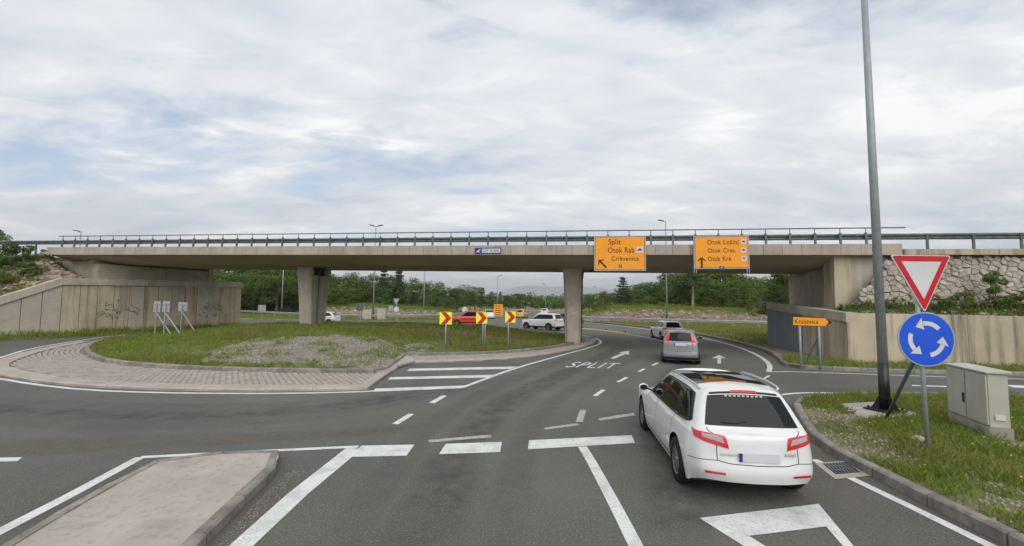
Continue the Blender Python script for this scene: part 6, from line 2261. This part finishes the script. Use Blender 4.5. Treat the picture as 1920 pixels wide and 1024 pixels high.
GL = {'a': ('leafy green tree in the wood behind the left pier', 'broadleaf trees of the left wood'), 'b': ('light green tree in the wood behind the left pier', 'light trees of the left wood'), 'p': ('dark pine in the wood behind the chevron boards', 'pines of the left wood'), 's': ('green shrub at the foot of the left wood', 'shrubs before the left wood')}
GR = {'a': ('leafy green tree in the wood above the right rocky bank', 'broadleaf trees of the right wood'), 'b': ('light green tree in the wood above the right rocky bank', 'light trees of the right wood'), 'p': ('dark pine in the wood above the right rocky bank', 'pines of the right wood'), 's': ('green shrub on top of the right rocky bank', 'shrubs on the right bank')}
def put(px, Y, ytop, kind, lab, z0=.8, wide=1.0, idx=None, row=''):
    p = P(px, ytop, Y)
    h_ = max(1.2, p.z - z0)
    what = {'a': 'leafy green tree', 'b': 'light green tree', 'p': 'dark pine', 's': 'low green shrub'}[kind]
    lb = '%s %s %s' % (what, row, zone(px))
    return tree(kind, (p.x, Y, z0), h_, lb, what + 's ' + row + ' ' + zone(px), idx, wide=wide)
x = 340
while x < 1085:
    near_ = x < 860
    Yb = rt.uniform(92, 104) if near_ else rt.uniform(135, 165)
    kd = rt.choice('aaabp') if x < 700 else rt.choice('aapab')
    put(x, Yb, lerpk(topL, x) + rt.uniform(-4, 8), kd, GL[kd], .5, 1.35 if kd != 'p' else 1.25, row='in the back row')
    x += rt.uniform(13, 19)
x = 345
while x < 1085:
    near_ = x < 850
    Yb = rt.uniform(82, 90) if near_ else rt.uniform(122, 130)
    kd = rt.choice('aab') if x < 760 else rt.choice('aap')
    put(x, Yb, lerpk(topL, x) + rt.uniform(14, 26) * (1 if near_ else .45), kd, GL[kd], .8, 1.5, row='in the front row')
    x += rt.uniform(18, 26)
x = 350
while x < 860:
    put(x, rt.uniform(79, 83) if x > 560 else rt.uniform(98, 102), 566 + rt.uniform(-5, 5), 's', GL['s'], 1.2, 1.4, row='at the wood edge')
    x += rt.uniform(20, 30)
x = 1088
while x < 1600:
    kd = rt.choice('aabab') if x > 1230 else rt.choice('aaba')
    put(x, rt.uniform(82, 94), lerpk(topR, x) + rt.uniform(-3, 8), kd, GR[kd], 1.2, 1.3, row='in the back row')
    x += rt.uniform(14, 20)
x = 1092
while x < 1500:
    kd = rt.choice('aab')
    put(x, rt.uniform(73, 79), lerpk(topR, x) + rt.uniform(16, 34), kd, GR[kd], 1.4, 1.5, row='in the front row')
    x += rt.uniform(18, 26)
x = 1100
while x < 1450:
    put(x, rt.uniform(69, 72), 570 + rt.uniform(-6, 6), 's', GR['s'], 1.7, 1.5, row='on the rocky bank')
    x += rt.uniform(16, 26)
# trees that stand out
p = P(720, 507, 90); tree('p', (p.x, 90, .6), p.z - .6, 'tall pine whose top touches the bridge underside beside the double lamp post', idx=0, wide=1.3)
p = P(748, 508, 88); tree('p', (p.x, 88, .6), p.z - .6, 'pyramidal dark pine between the double lamp post and the next lamp', idx=1, wide=1.25)
p = P(1168, 521, 78); tree('p', (p.x, 78, 1.4), p.z - 1.4, 'layered dark pine rising above the wood right of the right pier', idx=2, wide=1.4)
KINDS['t'] = [pine(390, bare=.52, width=.2, tiers=7)]
p = P(1297, 488, 71)
t = thing('pine_tree', 'pine with a long bare pale trunk below the right overhead sign', 'tree', (p.x, 71, 1.6), .4)
t.scale = (p.z * 1.3, p.z * 1.3, p.z - 1.6)
PALEB = mat('pale_bark', (0.34, 0.3, 0.26), (0.22, 0.19, 0.16), 4, .9)
cm, tm = KINDS['t'][0]
tm.materials[0] = PALEB
for nm, me in (('crown', cm), ('trunk', tm)):
    o = bpy.data.objects.new(nm, me); col.objects.link(o); o.parent = t
# far wood closing the horizon
rsn = np.random.RandomState(8)
cl = []
for k in range(900):
    a = rsn.uniform(-1.35, 1.35)
    d = rsn.uniform(190, 330)
    cl.append(((d * math.sin(a), d * math.cos(a), rsn.uniform(.5, 6.5)), rsn.uniform(1.6, 3.0)))
fw = bpy.data.objects.new('distant_wood', leaf_mesh('distant_wood', cl, 18, .9, 5, LEAFA, .9))
col.objects.link(fw)
tag(fw, 'distant dark green wood closing the horizon under the bridge', 'wood', kind='stuff')

# ------------------------------------------------------------------ shrubs near the bridge
def leafy(name, p, w, h, label, material, seed, n=14, leaf=.09, cat='shrub', per=260, thin=1.0):
    per *= 9
    r_ = random.Random(seed)
    cl = []
    for _ in range(n):
        z = r_.random()
        rr = w * .5 * math.sqrt(max(.08, 1 - (2 * z - .9) ** 2 * .9)) * r_.uniform(.2, 1)
        a = r_.uniform(0, 6.28)
        cl.append(((rr * math.cos(a), rr * math.sin(a) * .7, .1 * h + z * h * .85), r_.uniform(.13, .26) * min(w, h) * thin))
    t = thing(name, label, cat, p, 0)
    o = bpy.data.objects.new('foliage', leaf_mesh('foliage', cl, per, leaf, seed, material, .85)); col.objects.link(o); o.parent = t
    o = bpy.data.objects.new('stem', limb_mesh('stem', [([(0, 0, -.2), (c[0] * .4, c[1] * .4, c[2] * .6), c], .03, .008) for c, r in cl[::2]])); col.objects.link(o); o.parent = t
    return t
q = berm(.29, .55); leafy('shrub', q, 1.0, 1.75, 'slim dark green sapling growing against the rubble stone wall', LEAFA, 1, 16, .10, per=420)
for i, (u, w_, ww, hh_, m_, lb) in enumerate(((.33, .55, 2.0, .85, LEAFY, 'yellowish bush at the foot of the dark sapling on the berm'), (.42, .6, 2.6, 1.0, LEAFY, 'broad yellow green bush right of the dark sapling on the berm'), (.24, .6, 1.9, .75, LEAFY, 'olive bush between the triangle sign and the dark sapling'),
        (.10, .5, 1.7, .5, LEAFA, 'low dark green ground plant on the wall behind the near lamp post'), (.17, .5, 1.8, .62, LEAFA, 'low dark green ground plant behind the triangle sign'), (.045, .55, 1.3, .42, LEAFA, 'low dark green ground plant at the abutment foot'), (.53, .6, 2.4, .8, LEAFY, 'olive bush at the right picture edge on the berm'))):
    leafy('shrub', berm(u, w_), ww, hh_, lb, m_, 20 + i, 16, .09, per=330)
strip = lambda u, w: berm(u * .6, w)
strip_grass(strip, 2600, 9, 'weedy grass on the berm above the tan right wall', .1, .95, LEAFA, (.08, .3))
p = P(1462, 515, 36); leafy('leafy_tree', (p.x, 36, .1), 4.2, p.z + .4, 'dense green tree beside the dark end of the right abutment', LEAFA, 40, 44, .17, 'tree', 60, .55)
p = P(1425, 524, 62); leafy('leafy_tree', (p.x, 62, .3), 4.2, p.z - .1, 'slender light green tree left of the dense tree at the right abutment', LEAFB, 41, 30, .18, 'tree', 60, .5)
q = B(18.0, 11.0, 5.6); leafy('shrub', q, 1.5, 1.15, 'light green bush showing through the bridge railing at the right end', LEAFB, 42, 12, .1, per=260)
p = P(6, 428, 36); leafy('leafy_tree', (p.x - .3, 36, 3.2), 3.0, p.z - 3.2, 'dark green tree cut by the left picture edge beside the bridge', LEAFA, 43, 34, .13, 'tree', 130, .5)
for i, (u, w_, ww, hh_, m_, lb) in enumerate(((.50, .35, 2.6, 1.3, LEAFY, 'olive bush low on the left bank above the sloping coping'), (.56, .75, 2.4, 1.3, LEAFA, 'green bush high on the left bank at the picture edge'), (.66, .35, 1.8, 1.0, LEAFA, 'dark green bush on the left bank just above the coping'), (.64, .93, 1.7, .6, LEAFY, 'yellow green bush at the top of the left bank by the rail'), (.47, .7, 2.6, 1.8, LEAFA, 'tall green bush at the left edge of the picture on the bank'))):
    leafy('shrub', lbank(u, w_), ww, hh_, lb, m_, 60 + i, 16, .11, per=240)
strip_grass(lambda u, w: lbank(u * .75, w), 2500, 10, 'weedy grass on the left bank', .02, .98, LEAFY, (.1, .4))
# distant mountain
mv, mf = [], []
ridge = [(-2600, 0), (-1200, 40), (-350, 70), (-120, 120), (60, 175), (220, 190), (420, 178), (700, 190), (1000, 170), (1500, 120), (2600, 60), (3600, 0)]
for x_, z_ in ridge:
    mv += [(x_ * 2.2, 10000, -1), (x_ * 2.2, 10800, z_ * 2.3 + 1), (x_ * 2.2, 11800, -1)]
for i in range(len(ridge) - 1):
    mf += [(3*i, 3*i+3, 3*i+4, 3*i+1), (3*i+1, 3*i+4, 3*i+5, 3*i+2)]
tag(mesh_obj('mountain', mv, mf, mat('mountain_scrub', (0.1, 0.12, 0.08), (0.2, 0.19, 0.17), .01, .95), smooth=True), kind='structure')

# broad-leaved weeds among the grass
def weeds(poly, n, zf, bbox, seed, label, size=.05, ok=lambda x, y: True, material=LEAFB):
    r_ = random.Random(seed)
    cl = []
    while len(cl) < n:
        x_, y_ = r_.uniform(bbox[0], bbox[1]), r_.uniform(bbox[2], bbox[3])
        if in_poly([x_], [y_], poly)[0] and ok(x_, y_) and nz(x_, y_, .7, 17) > r_.uniform(-.3, .3):
            cl.append(((x_, y_, zf(x_, y_) + .05), r_.uniform(.06, .2)))
    o = bpy.data.objects.new('weeds', leaf_mesh('weeds', cl, 1500, size, seed, material, .55))
    col.objects.link(o)
    tag(o, label, 'weeds', kind='stuff')
weeds(VP, 230, lambda x, y: .14, (5.5, 16, 4.5, 12.5), 3, 'low leafy weeds scattered over the kerbed verge', .045, lambda x, y: not slabm(x, y))
weeds(INNS, 420, zmound, (-27, 5, 16, 33), 4, 'leafy weed clumps scattered over the roundabout mound', .08, lambda x, y: not gravel_mask(x, y) or nz(x, y, .9, 5) > .15)

# ------------------------------------------------------------------ the air between here and the mountain
mb = MB()
mb.box((0, 4600, 229), (24400, 15200, 460))
hz_ = mb.build('haze', None or DARK)
hm = bpy.data.materials.new('haze')
hm.use_nodes = True
hn = hm.node_tree.nodes
hn.remove(hn['Principled BSDF'])
pv_ = hn.new('ShaderNodeVolumePrincipled')
pv_.inputs['Color'].default_value = (0.93, 0.96, 1.0, 1)
pv_.inputs['Density'].default_value = 1.8e-4
pv_.inputs['Anisotropy'].default_value = 0.2
hm.node_tree.links.new(pv_.outputs[0], hn['Material Output'].inputs['Volume'])
hz_.data.materials.clear()
hz_.data.materials.append(hm)
tag(hz_, 'thin pale haze veiling the far mountain', 'haze', kind='stuff')
